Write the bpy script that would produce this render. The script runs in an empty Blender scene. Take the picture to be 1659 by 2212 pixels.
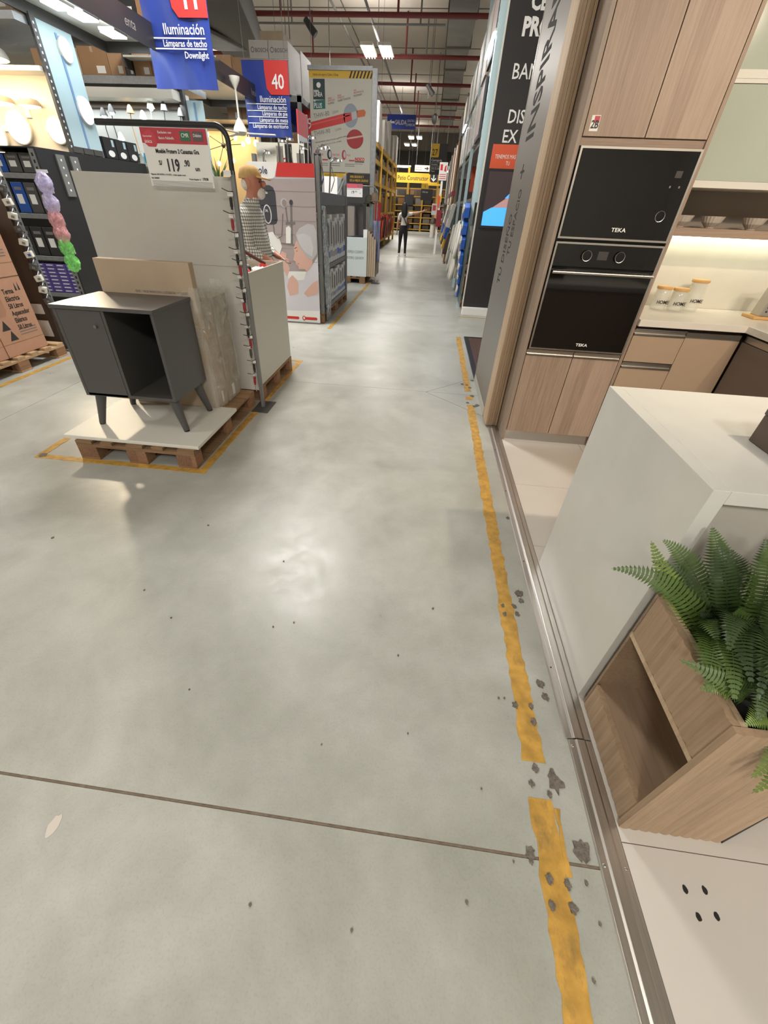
import bpy, bmesh, math, random
from mathutils import Vector, Matrix
random.seed(7)
R = math.radians
scn = bpy.context.scene
COL = scn.collection

# ------------------------------------------------------------------ camera
cam_d = bpy.data.cameras.new('camera')
cam = bpy.data.objects.new('camera', cam_d); COL.objects.link(cam)
PITCH, ROLL, YAW, FPX = R(37.858), R(2.551), R(-5.366), 872.6
fw = Vector((math.sin(YAW)*math.cos(PITCH), math.cos(YAW)*math.cos(PITCH), -math.sin(PITCH)))
rt0 = Vector((math.cos(YAW), -math.sin(YAW), 0)); up0 = rt0.cross(fw)
rt = rt0*math.cos(ROLL) + up0*math.sin(ROLL); up = -rt0*math.sin(ROLL) + up0*math.cos(ROLL)
cam.matrix_world = Matrix(((rt.x, up.x, -fw.x, 0), (rt.y, up.y, -fw.y, 0), (rt.z, up.z, -fw.z, 1.5), (0, 0, 0, 1)))
cam_d.sensor_fit = 'HORIZONTAL'; cam_d.sensor_width = 36
cam_d.lens = FPX/1659*36
cam_d.shift_x = (829.5-802.83)/1659; cam_d.shift_y = (1126.0-1106)/1659
cam_d.clip_end = 200; cam_d.clip_start = 0.02
scn.camera = cam

# ------------------------------------------------------------------ world and large lights
w = bpy.data.worlds.new('world'); scn.world = w; w.use_nodes = True
w.node_tree.nodes['Background'].inputs[0].default_value = (1.0, 0.97, 0.92, 1)
w.node_tree.nodes['Background'].inputs[1].default_value = 0.35
scn.view_settings.view_transform = 'Standard'; scn.view_settings.look = 'None'
scn.view_settings.gamma = 1; scn.view_settings.use_curve_mapping = False
scn.view_settings.exposure = 0.12
scn.cycles.max_bounces = 6; scn.cycles.diffuse_bounces = 4; scn.cycles.glossy_bounces = 3; scn.cycles.transmission_bounces = 3; scn.cycles.transparent_max_bounces = 10
scn.cycles.use_denoising = True; scn.cycles.use_adaptive_sampling = True; scn.cycles.adaptive_threshold = 0.02; scn.cycles.caustics_reflective = False; scn.cycles.caustics_refractive = False
def area(name, loc, sx, sy, power, color, rot=(0, 0, 0), spread=180):
    l = bpy.data.lights.new(name, 'AREA'); l.shape = 'RECTANGLE'; l.size = sx; l.size_y = sy
    l.energy = power; l.color = color; l.spread = R(spread)
    o = bpy.data.objects.new(name, l); COL.objects.link(o); o.location = loc; o.rotation_euler = [R(a) for a in rot]
    return o
LAMPS = [(-2.25, -5.5), (-2.25, 6.5), (-2.25, 18.9), (-2.25, 30.5), (-2.25, 42), (-9.5, 0.5), (-9.5, 12.5), (-9.5, 25), (2.2, -4.5), (4.6, 14), (4.6, 28)]
LAMP_Z = 5.35
for lx, ly in LAMPS:
    area('ceiling_fill_uplight', (lx, ly, LAMP_Z+0.12), 1.0, 1.2, 22, (1.0, 0.95, 0.88), (180, 0, 0))  # upward fill added above each lamp to brighten the ceiling
    area('ceiling_light_glow', (lx, ly, LAMP_Z-0.12), 1.0, 1.2, 300, (1.0, 0.975, 0.93))

# ------------------------------------------------------------------ materials
def lin(c):
    c = [v/255 for v in c]
    return tuple(v/12.92 if v <= 0.04045 else ((v+0.055)/1.055)**2.4 for v in c) + (1,)
MATS = {}
def mat(name, rgb, rough=0.5, metal=0.0, spec=0.5, var=0.0, vscale=8.0, bump=0.0, bscale=60.0, emit=0.0, ecol=None, alpha=1.0, trans=0.0, stretch=None, coat=0.0, ior=None):
    if name in MATS: return MATS[name]
    m = bpy.data.materials.new(name); m.use_nodes = True
    nt = m.node_tree; b = nt.nodes['Principled BSDF']
    c = lin(rgb)
    b.inputs['Base Color'].default_value = c; b.inputs['Roughness'].default_value = rough
    b.inputs['Metallic'].default_value = metal; b.inputs['Specular IOR Level'].default_value = spec
    b.inputs['Coat Weight'].default_value = coat
    if ior: b.inputs['IOR'].default_value = ior
    if emit:
        b.inputs['Emission Color'].default_value = lin(ecol or rgb); b.inputs['Emission Strength'].default_value = emit
    if alpha < 1: b.inputs['Alpha'].default_value = alpha
    if trans: b.inputs['Transmission Weight'].default_value = trans
    tc = None
    if var or bump:
        tc = nt.nodes.new('ShaderNodeTexCoord'); mp = nt.nodes.new('ShaderNodeMapping')
        nt.links.new(tc.outputs['Object'], mp.inputs['Vector'])
        if stretch: mp.inputs['Scale'].default_value = stretch
    if var:
        n = nt.nodes.new('ShaderNodeTexNoise'); n.inputs['Scale'].default_value = vscale; n.inputs['Detail'].default_value = 5
        nt.links.new(mp.outputs['Vector'], n.inputs['Vector'])
        r = nt.nodes.new('ShaderNodeValToRGB')
        r.color_ramp.elements[0].position = 0.3; r.color_ramp.elements[1].position = 0.7
        r.color_ramp.elements[0].color = tuple(v*(1-var) for v in c[:3])+(1,)
        r.color_ramp.elements[1].color = tuple(min(1, v*(1+var)) for v in c[:3])+(1,)
        nt.links.new(n.outputs['Fac'], r.inputs['Fac']); nt.links.new(r.outputs['Color'], b.inputs['Base Color'])
    if bump:
        n2 = nt.nodes.new('ShaderNodeTexNoise'); n2.inputs['Scale'].default_value = bscale; n2.inputs['Detail'].default_value = 4
        nt.links.new(mp.outputs['Vector'], n2.inputs['Vector'])
        bp = nt.nodes.new('ShaderNodeBump'); bp.inputs['Strength'].default_value = bump; bp.inputs['Distance'].default_value = 0.01
        nt.links.new(n2.outputs['Fac'], bp.inputs['Height']); nt.links.new(bp.outputs['Normal'], b.inputs['Normal'])
    MATS[name] = m
    return m

def wood(name, c1, c2, axis='Z', stripe=0.09, rough=0.5, grain=1.0, sdir='X'):
    """laminate / timber: fine grain stretched along an axis, plus broad boards of slightly different tone"""
    m = bpy.data.materials.new(name); m.use_nodes = True; nt = m.node_tree; b = nt.nodes['Principled BSDF']
    tc = nt.nodes.new('ShaderNodeTexCoord'); mp = nt.nodes.new('ShaderNodeMapping')
    sc = {'X': (1.2, 30, 30), 'Y': (30, 1.2, 30), 'Z': (30, 30, 1.2)}[axis]
    mp.inputs['Scale'].default_value = sc
    nt.links.new(tc.outputs['Object'], mp.inputs['Vector'])
    n = nt.nodes.new('ShaderNodeTexNoise'); n.inputs['Scale'].default_value = 3.0*grain; n.inputs['Detail'].default_value = 6; n.inputs['Roughness'].default_value = 0.65
    nt.links.new(mp.outputs['Vector'], n.inputs['Vector'])
    n2 = nt.nodes.new('ShaderNodeTexNoise'); n2.inputs['Scale'].default_value = 0.45; n2.inputs['Detail'].default_value = 2
    nt.links.new(mp.outputs['Vector'], n2.inputs['Vector'])
    sp = nt.nodes.new('ShaderNodeSeparateXYZ'); nt.links.new(tc.outputs['Object'], sp.inputs[0])
    dv = nt.nodes.new('ShaderNodeMath'); dv.operation = 'DIVIDE'; dv.inputs[1].default_value = stripe
    nt.links.new(sp.outputs[sdir], dv.inputs[0])
    fl = nt.nodes.new('ShaderNodeMath'); fl.operation = 'FLOOR'; nt.links.new(dv.outputs[0], fl.inputs[0])
    wn = nt.nodes.new('ShaderNodeTexWhiteNoise'); wn.noise_dimensions = '1D'; nt.links.new(fl.outputs[0], wn.inputs['W'])
    a1 = nt.nodes.new('ShaderNodeMath'); a1.operation = 'MULTIPLY_ADD'; a1.inputs[1].default_value = 0.34
    nt.links.new(wn.outputs['Value'], a1.inputs[0]); nt.links.new(n.outputs['Fac'], a1.inputs[2])
    a2 = nt.nodes.new('ShaderNodeMath'); a2.operation = 'MULTIPLY_ADD'; a2.inputs[1].default_value = 0.3
    nt.links.new(n2.outputs['Fac'], a2.inputs[0]); nt.links.new(a1.outputs[0], a2.inputs[2])
    r = nt.nodes.new('ShaderNodeValToRGB'); r.color_ramp.elements[0].position = 0.45; r.color_ramp.elements[1].position = 1.0
    r.color_ramp.elements[0].color = lin(c1); r.color_ramp.elements[1].color = lin(c2)
    nt.links.new(a2.outputs[0], r.inputs['Fac']); nt.links.new(r.outputs['Color'], b.inputs['Base Color'])
    b.inputs['Roughness'].default_value = rough
    bp = nt.nodes.new('ShaderNodeBump'); bp.inputs['Strength'].default_value = 0.12; bp.inputs['Distance'].default_value = 0.004
    nt.links.new(n.outputs['Fac'], bp.inputs['Height']); nt.links.new(bp.outputs['Normal'], b.inputs['Normal'])
    MATS[name] = m
    return m

def concrete():
    m = bpy.data.materials.new('polished_concrete'); m.use_nodes = True; nt = m.node_tree; b = nt.nodes['Principled BSDF']
    g = nt.nodes.new('ShaderNodeNewGeometry')
    def noise(scale, detail=6, rough=0.6, dist=0.0):
        n = nt.nodes.new('ShaderNodeTexNoise'); n.inputs['Scale'].default_value = scale; n.inputs['Detail'].default_value = detail
        n.inputs['Roughness'].default_value = rough; n.inputs['Distortion'].default_value = dist
        nt.links.new(g.outputs['Position'], n.inputs['Vector']); return n
    a, c, d = noise(0.9, 8, 0.62, 0.6), noise(4.5, 8, 0.7, 0.3), noise(140, 3, 0.6)
    def ramp(src, p0, p1, c0, c1):
        r = nt.nodes.new('ShaderNodeValToRGB'); r.color_ramp.elements[0].position = p0; r.color_ramp.elements[1].position = p1
        r.color_ramp.elements[0].color = c0; r.color_ramp.elements[1].color = c1
        nt.links.new(src.outputs['Fac'], r.inputs['Fac']); return r
    ra = ramp(a, 0.35, 0.68, lin((160, 161, 152)), lin((186, 186, 180)))
    rb = ramp(c, 0.3, 0.72, (0.86, 0.86, 0.85, 1), (1.06, 1.06, 1.06, 1))
    rc = ramp(d, 0.30, 0.5, (0.92, 0.915, 0.91, 1), (1.015, 1.015, 1.015, 1))
    def mul(x, y):
        n = nt.nodes.new('ShaderNodeMix'); n.data_type = 'RGBA'; n.blend_type = 'MULTIPLY'; n.inputs[0].default_value = 1
        nt.links.new(x, n.inputs[6]); nt.links.new(y, n.inputs[7]); return n.outputs[2]
    nt.links.new(mul(mul(ra.outputs['Color'], rb.outputs['Color']), rc.outputs['Color']), b.inputs['Base Color'])
    rr = nt.nodes.new('ShaderNodeMapRange'); rr.inputs[1].default_value = 0.3; rr.inputs[2].default_value = 0.7
    rr.inputs[3].default_value = 0.27; rr.inputs[4].default_value = 0.46
    nt.links.new(c.outputs['Fac'], rr.inputs[0]); nt.links.new(rr.outputs[0], b.inputs['Roughness'])
    bp = nt.nodes.new('ShaderNodeBump'); bp.inputs['Strength'].default_value = 0.05; bp.inputs['Distance'].default_value = 0.01
    e = noise(9, 6, 0.6); nt.links.new(e.outputs['Fac'], bp.inputs['Height']); nt.links.new(bp.outputs['Normal'], b.inputs['Normal'])
    MATS['concrete'] = m
    return m

M_conc = concrete()
M_joint = mat('joint_filler', (118, 104, 90), 0.9, var=0.2, vscale=60)
M_yel = mat('yellow_floor_paint', (186, 144, 66), 0.5, var=0.25, vscale=22, bump=0.1, bscale=80)
def worn(m, dirt, scale, lo, hi, stretch=(1, 1, 1)):
    nt = m.node_tree; b = nt.nodes['Principled BSDF']; src = b.inputs['Base Color'].links[0].from_socket
    g = nt.nodes.new('ShaderNodeNewGeometry'); mp = nt.nodes.new('ShaderNodeMapping'); mp.inputs['Scale'].default_value = stretch
    nt.links.new(g.outputs['Position'], mp.inputs['Vector'])
    n = nt.nodes.new('ShaderNodeTexNoise'); n.inputs['Scale'].default_value = scale; n.inputs['Detail'].default_value = 8; n.inputs['Roughness'].default_value = 0.75
    nt.links.new(mp.outputs['Vector'], n.inputs['Vector'])
    r = nt.nodes.new('ShaderNodeMapRange'); r.inputs[1].default_value = lo; r.inputs[2].default_value = hi; nt.links.new(n.outputs['Fac'], r.inputs[0])
    x = nt.nodes.new('ShaderNodeMix'); x.data_type = 'RGBA'; nt.links.new(r.outputs[0], x.inputs[0]); nt.links.new(src, x.inputs[6]); x.inputs[7].default_value = lin(dirt)
    nt.links.new(x.outputs[2], b.inputs['Base Color'])
worn(M_yel, (128, 104, 62), 16, 0.52, 0.74, (1.0, 0.45, 1.0))
M_chip = mat('spalled_concrete', (112, 104, 95), 0.95, var=0.35, vscale=90, bump=0.6, bscale=200)
M_blob = mat('pale_paint_blob', (205, 196, 186), 0.6)
M_steel = mat('brushed_steel', (206, 202, 197), 0.36, 1.0, var=0.12, vscale=3, bump=0.06, bscale=14, stretch=(30, 1, 30))
M_steelpanel = mat('steel_panel', (140, 136, 130), 0.42, 0.7, bump=0.02, bscale=30)
M_alu = mat('aluminium', (190, 186, 180), 0.3, 1.0)
M_galv = mat('galvanised_metal', (140, 141, 142), 0.45, 0.8, var=0.1, vscale=20)
M_gpost = mat('grey_post_paint', (128, 128, 126), 0.45, 0.4)
M_oak = wood('grey_oak_laminate', (134, 112, 95), (168, 146, 128), 'Z', 0.085)
M_oakx = wood('grey_oak_shelf', (132, 110, 94), (166, 142, 122), 'X', 0.4, sdir='Z')
M_oaky = wood('light_oak_side', (163, 138, 110), (198, 174, 144), 'Z', 0.05, sdir='Y')
M_flute = wood('fluted_oak', (146, 120, 94), (176, 150, 122), 'Z', 0.3)
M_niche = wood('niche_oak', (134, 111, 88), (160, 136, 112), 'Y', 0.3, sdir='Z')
M_pal = wood('pallet_pine', (104, 78, 54), (160, 128, 94), 'X', 0.2, rough=0.85, sdir='Y')
M_palr = wood('pallet_reddish', (100, 70, 50), (150, 112, 84), 'Y', 0.2, rough=0.85)
M_taupe = mat('taupe_lacquer', (168, 145, 122), 0.35)
M_taupe2 = mat('shaded_taupe_lacquer', (112, 98, 88), 0.4)  # darker copy of the taupe, shade put into the colour
M_quartz = mat('white_quartz', (208, 206, 199), 0.28, var=0.035, vscale=7)
M_quartzw = mat('worktop_quartz', (214, 206, 194), 0.25, var=0.03, vscale=6)
M_tile = mat('beige_floor_tile', (202, 196, 187), 0.28, var=0.03, vscale=3)
M_grout = mat('tile_grout', (140, 128, 116), 0.9)
M_white = mat('white_melamine', (216, 213, 203), 0.45)
M_cream = mat('cream_board', (200, 197, 184), 0.5)
M_grey = mat('grey_board', (184, 180, 172), 0.6, var=0.02)
M_char = mat('charcoal_melamine', (78, 76, 74), 0.33)
M_chardk = mat('charcoal_interior', (44, 43, 42), 0.5)
M_kraft = mat('kraft_cardboard', (168, 134, 102), 0.8, var=0.05, vscale=5)
M_kraft2 = mat('pale_cardboard', (176, 156, 132), 0.8, var=0.05, vscale=5)
M_kraft3 = mat('dark_cardboard', (150, 116, 84), 0.8, var=0.05, vscale=5)
M_paper = mat('white_paper', (228, 226, 222), 0.6)
M_black = mat('black_paint', (34, 33, 34), 0.45)
M_blackg = mat('black_glass', (16, 15, 15), 0.05, spec=0.6)
M_blackp = mat('black_print_panel', (42, 40, 41), 0.5)
M_dkgrey = mat('dark_grey_paint', (70, 68, 66), 0.5)
M_brown = mat('dark_brown_panel', (84, 68, 56), 0.5)
M_red = mat('sign_red', (204, 52, 50), 0.45)
M_crim = mat('price_crimson', (182, 58, 70), 0.5)
M_blue = mat('banner_blue', (40, 60, 138), 0.35)
M_blue2 = mat('sign_blue', (48, 68, 160), 0.4)
M_navy = mat('print_navy', (40, 44, 84), 0.5)
M_ink = mat('print_ink', (44, 42, 42), 0.6)
M_inkg = mat('print_grey', (120, 116, 114), 0.6)
M_signw = mat('sign_white', (236, 236, 234), 0.5)
M_yels = mat('sign_yellow', (222, 178, 48), 0.5)
M_yelr = mat('rack_yellow', (206, 160, 52), 0.5)
M_orange = mat('orange_print', (214, 88, 54), 0.5)
M_green = mat('print_green', (52, 110, 78), 0.5)
M_skin = mat('skin', (196, 146, 122), 0.55)
M_skinr = mat('ruddy_skin', (176, 116, 94), 0.55, var=0.08, vscale=20)
M_pskin = mat('print_skin', (220, 178, 164), 0.6)
M_towel = mat('print_towel', (190, 188, 192), 0.6)
M_robe = mat('print_robe', (214, 212, 220), 0.6)
M_mauve = mat('print_tile_mauve', (170, 158, 158), 0.6)
M_mauved = mat('print_tile_line', (150, 138, 138), 0.6)
M_heater = mat('print_heater', (62, 62, 68), 0.6)
M_chrome = mat('chrome', (215, 215, 215), 0.12, 1.0)
M_bluehdpe = mat('blue_packaging', (36, 84, 170), 0.3)
M_sage = mat('sage_glass', (176, 183, 170), 0.12, spec=0.5)
M_tubew = mat('lit_tube', (255, 250, 240), emit=14.0)
M_tubec = mat('lit_tube_cool', (214, 232, 255), emit=9.0)
M_ledw = mat('led_strip', (250, 250, 225), emit=6.0)
M_lampwarm = mat('lit_lamp_warm', (255, 224, 176), emit=5.0)
M_lampcool = mat('lit_lamp_cool', (236, 246, 255), emit=8.0)
M_screenblue = mat('screen_blue', (70, 160, 245), emit=0.9)
M_screendk = mat('screen_dark', (58, 46, 48), emit=0.35)
M_screensk = mat('screen_skin', (170, 130, 130), emit=0.6)
M_pipe = mat('sprinkler_red', (122, 52, 50), 0.5)
M_ceil = mat('ceiling_panel', (208, 199, 188), 0.8, var=0.05, vscale=0.8)
M_duct = mat('dull_duct', (138, 138, 134), 0.5, 0.3, var=0.12, vscale=2)
M_beam = mat('grey_beam', (112, 108, 102), 0.7)
M_wall = mat('plaster_wall', (190, 184, 174), 0.8)
M_iceblue = mat('pale_blue_panel', (186, 210, 216), 0.5)
M_fern = mat('fern_green', (74, 96, 42), 0.5, var=0.35, vscale=9)
M_fern2 = mat('fern_dark', (56, 74, 38), 0.5, var=0.3, vscale=9)
M_fern3 = mat('fern_light', (106, 126, 56), 0.5, var=0.25, vscale=9)
M_soil = mat('dark_planter_lining', (36, 34, 32), 0.9)
M_bamboo = mat('bamboo', (206, 160, 100), 0.5)
M_purple = mat('violet_box', (88, 74, 150), 0.5)

def film(name, rgb, alpha, rough=0.12, bump=0.5, bscale=22):
    m = bpy.data.materials.new(name); m.use_nodes = True; nt = m.node_tree
    b = nt.nodes['Principled BSDF']; b.inputs['Base Color'].default_value = lin(rgb); b.inputs['Roughness'].default_value = rough
    b.inputs['Alpha'].default_value = alpha; b.inputs['Specular IOR Level'].default_value = 0.9
    tc = nt.nodes.new('ShaderNodeTexCoord'); n = nt.nodes.new('ShaderNodeTexNoise'); n.inputs['Scale'].default_value = bscale; n.inputs['Detail'].default_value = 4; n.inputs['Distortion'].default_value = 1.5
    nt.links.new(tc.outputs['Object'], n.inputs['Vector'])
    bp = nt.nodes.new('ShaderNodeBump'); bp.inputs['Strength'].default_value = bump; bp.inputs['Distance'].default_value = 0.03
    nt.links.new(n.outputs['Fac'], bp.inputs['Height']); nt.links.new(bp.outputs['Normal'], b.inputs['Normal'])
    r = nt.nodes.new('ShaderNodeMapRange'); r.inputs[1].default_value = 0.35; r.inputs[2].default_value = 0.75; r.inputs[3].default_value = alpha*0.5; r.inputs[4].default_value = min(1, alpha*1.9)
    nt.links.new(n.outputs['Fac'], r.inputs[0]); nt.links.new(r.outputs[0], b.inputs['Alpha'])
    return m
M_film = film('stretch_film', (226, 228, 222), 0.22, rough=0.16, bump=0.7, bscale=7)
M_bagc = film('clear_bag', (225, 232, 240), 0.35, bump=0.8, bscale=30)
M_bagv = film('violet_bag', (222, 212, 248), 0.6, bump=0.35, bscale=14)
M_bagp = film('pink_bag', (252, 186, 190), 0.6, bump=0.35, bscale=14)
M_bagg = film('green_bag', (150, 242, 132), 0.6, bump=0.35, bscale=14)
M_jar = mat('jar_glass', (235, 235, 225), 0.05, alpha=0.28, spec=0.8)

def plaid():
    m = bpy.data.materials.new('plaid_shirt'); m.use_nodes = True; nt = m.node_tree; b = nt.nodes['Principled BSDF']
    tc = nt.nodes.new('ShaderNodeTexCoord'); sp = nt.nodes.new('ShaderNodeSeparateXYZ'); nt.links.new(tc.outputs['Object'], sp.inputs[0])
    def lines(sock):
        a = nt.nodes.new('ShaderNodeMath'); a.operation = 'MULTIPLY'; a.inputs[1].default_value = 1/0.026; nt.links.new(sock, a.inputs[0])
        f = nt.nodes.new('ShaderNodeMath'); f.operation = 'FRACT'; nt.links.new(a.outputs[0], f.inputs[0])
        g = nt.nodes.new('ShaderNodeMath'); g.operation = 'LESS_THAN'; g.inputs[1].default_value = 0.36; nt.links.new(f.outputs[0], g.inputs[0]); return g
    ad = nt.nodes.new('ShaderNodeMath'); ad.operation = 'ADD'; nt.links.new(sp.outputs['X'], ad.inputs[0]); nt.links.new(sp.outputs['Y'], ad.inputs[1])
    g1, g2 = lines(ad.outputs[0]), lines(sp.outputs['Z'])
    s = nt.nodes.new('ShaderNodeMath'); s.operation = 'ADD'; nt.links.new(g1.outputs[0], s.inputs[0]); nt.links.new(g2.outputs[0], s.inputs[1])
    r = nt.nodes.new('ShaderNodeValToRGB'); r.color_ramp.interpolation = 'CONSTANT'
    r.color_ramp.elements[0].color = lin((222, 220, 212)); r.color_ramp.elements[1].position = 0.9/2; r.color_ramp.elements[1].color = lin((150, 152, 148))
    e = r.color_ramp.elements.new(0.95); e.color = lin((84, 88, 88))
    h = nt.nodes.new('ShaderNodeMath'); h.operation = 'MULTIPLY'; h.inputs[1].default_value = 0.5; nt.links.new(s.outputs[0], h.inputs[0])
    nt.links.new(h.outputs[0], r.inputs['Fac']); nt.links.new(r.outputs['Color'], b.inputs['Base Color']); b.inputs['Roughness'].default_value = 0.85
    return m
M_plaid = plaid()

# ------------------------------------------------------------------ building helpers
OFF = {}
ORD = ['first', 'second', 'third', 'fourth', 'fifth', 'sixth', 'seventh', 'eighth', 'ninth', 'tenth', 'eleventh', 'twelfth', 'thirteenth', 'fourteenth', 'fifteenth', 'sixteenth', 'seventeenth', 'eighteenth', 'nineteenth', 'twentieth', 'twenty-first', 'twenty-second', 'twenty-third', 'twenty-fourth', 'twenty-fifth', 'twenty-sixth', 'twenty-seventh', 'twenty-eighth']
def tag(o, label=None, cat=None, group=None, kind=None):
    if label: o['label'] = label
    if cat: o['category'] = cat
    if group: o['group'] = group
    if kind: o['kind'] = kind
    return o
def thing(name, label, cat, loc, group=None):
    o = bpy.data.objects.new(name, None); COL.objects.link(o); o.location = loc; o.empty_display_size = 0.05
    OFF[o.name] = Vector(loc)
    return tag(o, label, cat, group)
class MB:
    def __init__(s): s.v = []; s.f = []
    def add(s, vs, fs):
        k = len(s.v); s.v += [Vector(p) for p in vs]; s.f += [tuple(i+k for i in f) for f in fs]; return s
    def box(s, x0, x1, y0, y1, z0, z1):
        return s.add([(x0, y0, z0), (x1, y0, z0), (x1, y1, z0), (x0, y1, z0), (x0, y0, z1), (x1, y0, z1), (x1, y1, z1), (x0, y1, z1)],
                     [(3, 2, 1, 0), (4, 5, 6, 7), (0, 1, 5, 4), (1, 2, 6, 5), (2, 3, 7, 6), (3, 0, 4, 7)])
    def prism(s, pts, axis, d0, d1):
        n = len(pts)
        def P(a, b, d): return {'X': (d, a, b), 'Y': (a, d, b), 'Z': (a, b, d)}[axis]
        vs = [P(a, b, d0) for a, b in pts] + [P(a, b, d1) for a, b in pts]
        fs = [tuple(range(n)), tuple(range(2*n-1, n-1, -1))] + [(i, (i+1) % n, n+(i+1) % n, n+i) for i in range(n)]
        return s.add(vs, fs)
    def tube(s, path, r, n=8, cap=True):
        path = [Vector(p) for p in path]; rs = r if isinstance(r, (list, tuple)) else [r]*len(path)
        rings = []; prev = None
        for i, p in enumerate(path):
            d = (path[min(i+1, len(path)-1)]-path[max(i-1, 0)]).normalized()
            a = prev if prev and abs(prev.dot(d)) < 0.95 else (Vector((0, 0, 1)) if abs(d.z) < 0.9 else Vector((1, 0, 0)))
            u = (a - d*a.dot(d)).normalized(); v = d.cross(u); prev = u
            rings.append([p + (u*math.cos(2*math.pi*k/n) + v*math.sin(2*math.pi*k/n))*rs[i] for k in range(n)])
        vs = [q for ring in rings for q in ring]; fs = []
        for i in range(len(path)-1):
            for k in range(n): fs.append((i*n+k, i*n+(k+1) % n, (i+1)*n+(k+1) % n, (i+1)*n+k))
        if cap: fs += [tuple(range(n-1, -1, -1)), tuple((len(path)-1)*n+k for k in range(n))]
        return s.add(vs, fs)
    def lathe(s, prof, c, n=20, axis='Z', sx=1.0):
        vs = []; fs = []; c = Vector(c)
        for r, h in prof:
            for k in range(n):
                a = 2*math.pi*k/n; p, q = r*math.cos(a)*sx, r*math.sin(a)
                vs.append(c + Vector({'Z': (p, q, h), 'Y': (p, h, q), 'X': (h, p, q)}[axis]))
        for i in range(len(prof)-1):
            for k in range(n): fs.append((i*n+k, i*n+(k+1) % n, (i+1)*n+(k+1) % n, (i+1)*n+k))
        if prof[0][0] > 1e-6: fs.append(tuple(range(n-1, -1, -1)))
        if prof[-1][0] > 1e-6: fs.append(tuple((len(prof)-1)*n+k for k in range(n)))
        return s.add(vs, fs)
    def ball(s, c, r, n=12, m=8):
        rx, ry, rz = r if isinstance(r, (tuple, list)) else (r, r, r); c = Vector(c); vs = [c+Vector((0, 0, -rz))]; fs = []
        for i in range(1, m):
            t = math.pi*i/m-math.pi/2
            for k in range(n):
                a = 2*math.pi*k/n; vs.append(c+Vector((rx*math.cos(t)*math.cos(a), ry*math.cos(t)*math.sin(a), rz*math.sin(t))))
        vs.append(c+Vector((0, 0, rz))); L = len(vs)-1
        for k in range(n):
            fs.append((0, 1+(k+1) % n, 1+k)); fs.append((L, 1+(m-2)*n+k, 1+(m-2)*n+(k+1) % n))
            for i in range(m-2): fs.append((1+i*n+k, 1+i*n+(k+1) % n, 1+(i+1)*n+(k+1) % n, 1+(i+1)*n+k))
        return s.add(vs, fs)
    def rot(s, ang, c, axis='Z'):
        m = Matrix.Translation(c) @ Matrix.Rotation(R(ang), 4, axis) @ Matrix.Translation(-Vector(c)); s.v = [m @ p for p in s.v]; return s
    def build(s, name, m, parent=None, bevel=0.0, smooth=False, label=None, kind=None, seg=2):
        if parent is not None: off = OFF[parent.name]
        else:
            xs = [p.x for p in s.v]; ys = [p.y for p in s.v]; zs = [p.z for p in s.v]
            off = Vector(((min(xs)+max(xs))/2, (min(ys)+max(ys))/2, min(zs)))
        me = bpy.data.meshes.new(name); me.from_pydata([p-off for p in s.v], [], s.f); me.update()
        bm = bmesh.new(); bm.from_mesh(me); bmesh.ops.recalc_face_normals(bm, faces=bm.faces); bm.to_mesh(me); bm.free()
        if m: me.materials.append(m)
        if smooth:
            for p in me.polygons: p.use_smooth = True
            me.set_sharp_from_angle(angle=R(40))
        o = bpy.data.objects.new(name, me); COL.objects.link(o)
        if parent is not None: o.parent = parent
        else: o.location = off
        OFF[o.name] = off
        if bevel:
            b = o.modifiers.new('bevel', 'BEVEL'); b.width = bevel; b.segments = seg; b.limit_method = 'ANGLE'; b.angle_limit = R(40)
        return tag(o, label, None, None, kind)
def box(name, m, parent, x0, x1, y0, y1, z0, z1, bevel=0.0, **k): return MB().box(x0, x1, y0, y1, z0, z1).build(name, m, parent, bevel, **k)
def struct(o): o['kind'] = 'structure'; return o
def dup(root, loc, rotz=0, label=None):
    def cp(o, par):
        c = o.copy(); COL.objects.link(c); c.parent = par; OFF[c.name] = OFF.get(o.name, Vector())
        for ch in list(o.children): cp(ch, c)
        return c
    r = cp(root, None); r.location = loc; r.rotation_euler = (0, 0, rotz)
    if label: r['label'] = label
    return r
FY = ((1, 0, 0), (0, 0, 1))            # lettering that faces -Y
FXp = ((0, 1, 0), (0, 0, 1))           # faces +X
FXm = ((0, -1, 0), (0, 0, 1))          # faces -X
def txt(parent, body, loc, size, m, fr=FY, align='LEFT', sx=1.0, name='lettering', bold=0.0, ang=0, shear=0, thick=0.0008):
    cu = bpy.data.curves.new('t', 'FONT'); cu.body = body; cu.size = size; cu.align_x = align; cu.resolution_u = 2
    cu.extrude = thick; cu.offset = bold; cu.shear = shear
    tmp = bpy.data.objects.new('t', cu)
    me = bpy.data.meshes.new_from_object(tmp)
    bpy.data.objects.remove(tmp); bpy.data.curves.remove(cu)
    X = Vector(fr[0]); Y = Vector(fr[1]); N = X.cross(Y)
    if ang: X, Y = X*math.cos(R(ang))+Y*math.sin(R(ang)), Y*math.cos(R(ang))-X*math.sin(R(ang))
    off = OFF[parent.name]; loc = Vector(loc)
    for v in me.vertices: v.co = loc + X*(v.co.x*sx) + Y*v.co.y + N*v.co.z - off
    me.name = name; me.materials.clear(); me.materials.append(m)
    o = bpy.data.objects.new(name, me); COL.objects.link(o); o.parent = parent; OFF[o.name] = off
    return o
def flat(parent, name, m, pts, y, t=0.001):    # a printed patch on a plane facing -Y, raised by a hair
    return MB().prism(pts, 'Y', y-t, y).build(name, m, parent)
def ell(cx, cz, rx, rz, n=24, a0=0): return [(cx+rx*math.cos(2*math.pi*k/n+a0), cz+rz*math.sin(2*math.pi*k/n+a0)) for k in range(n)]
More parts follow.
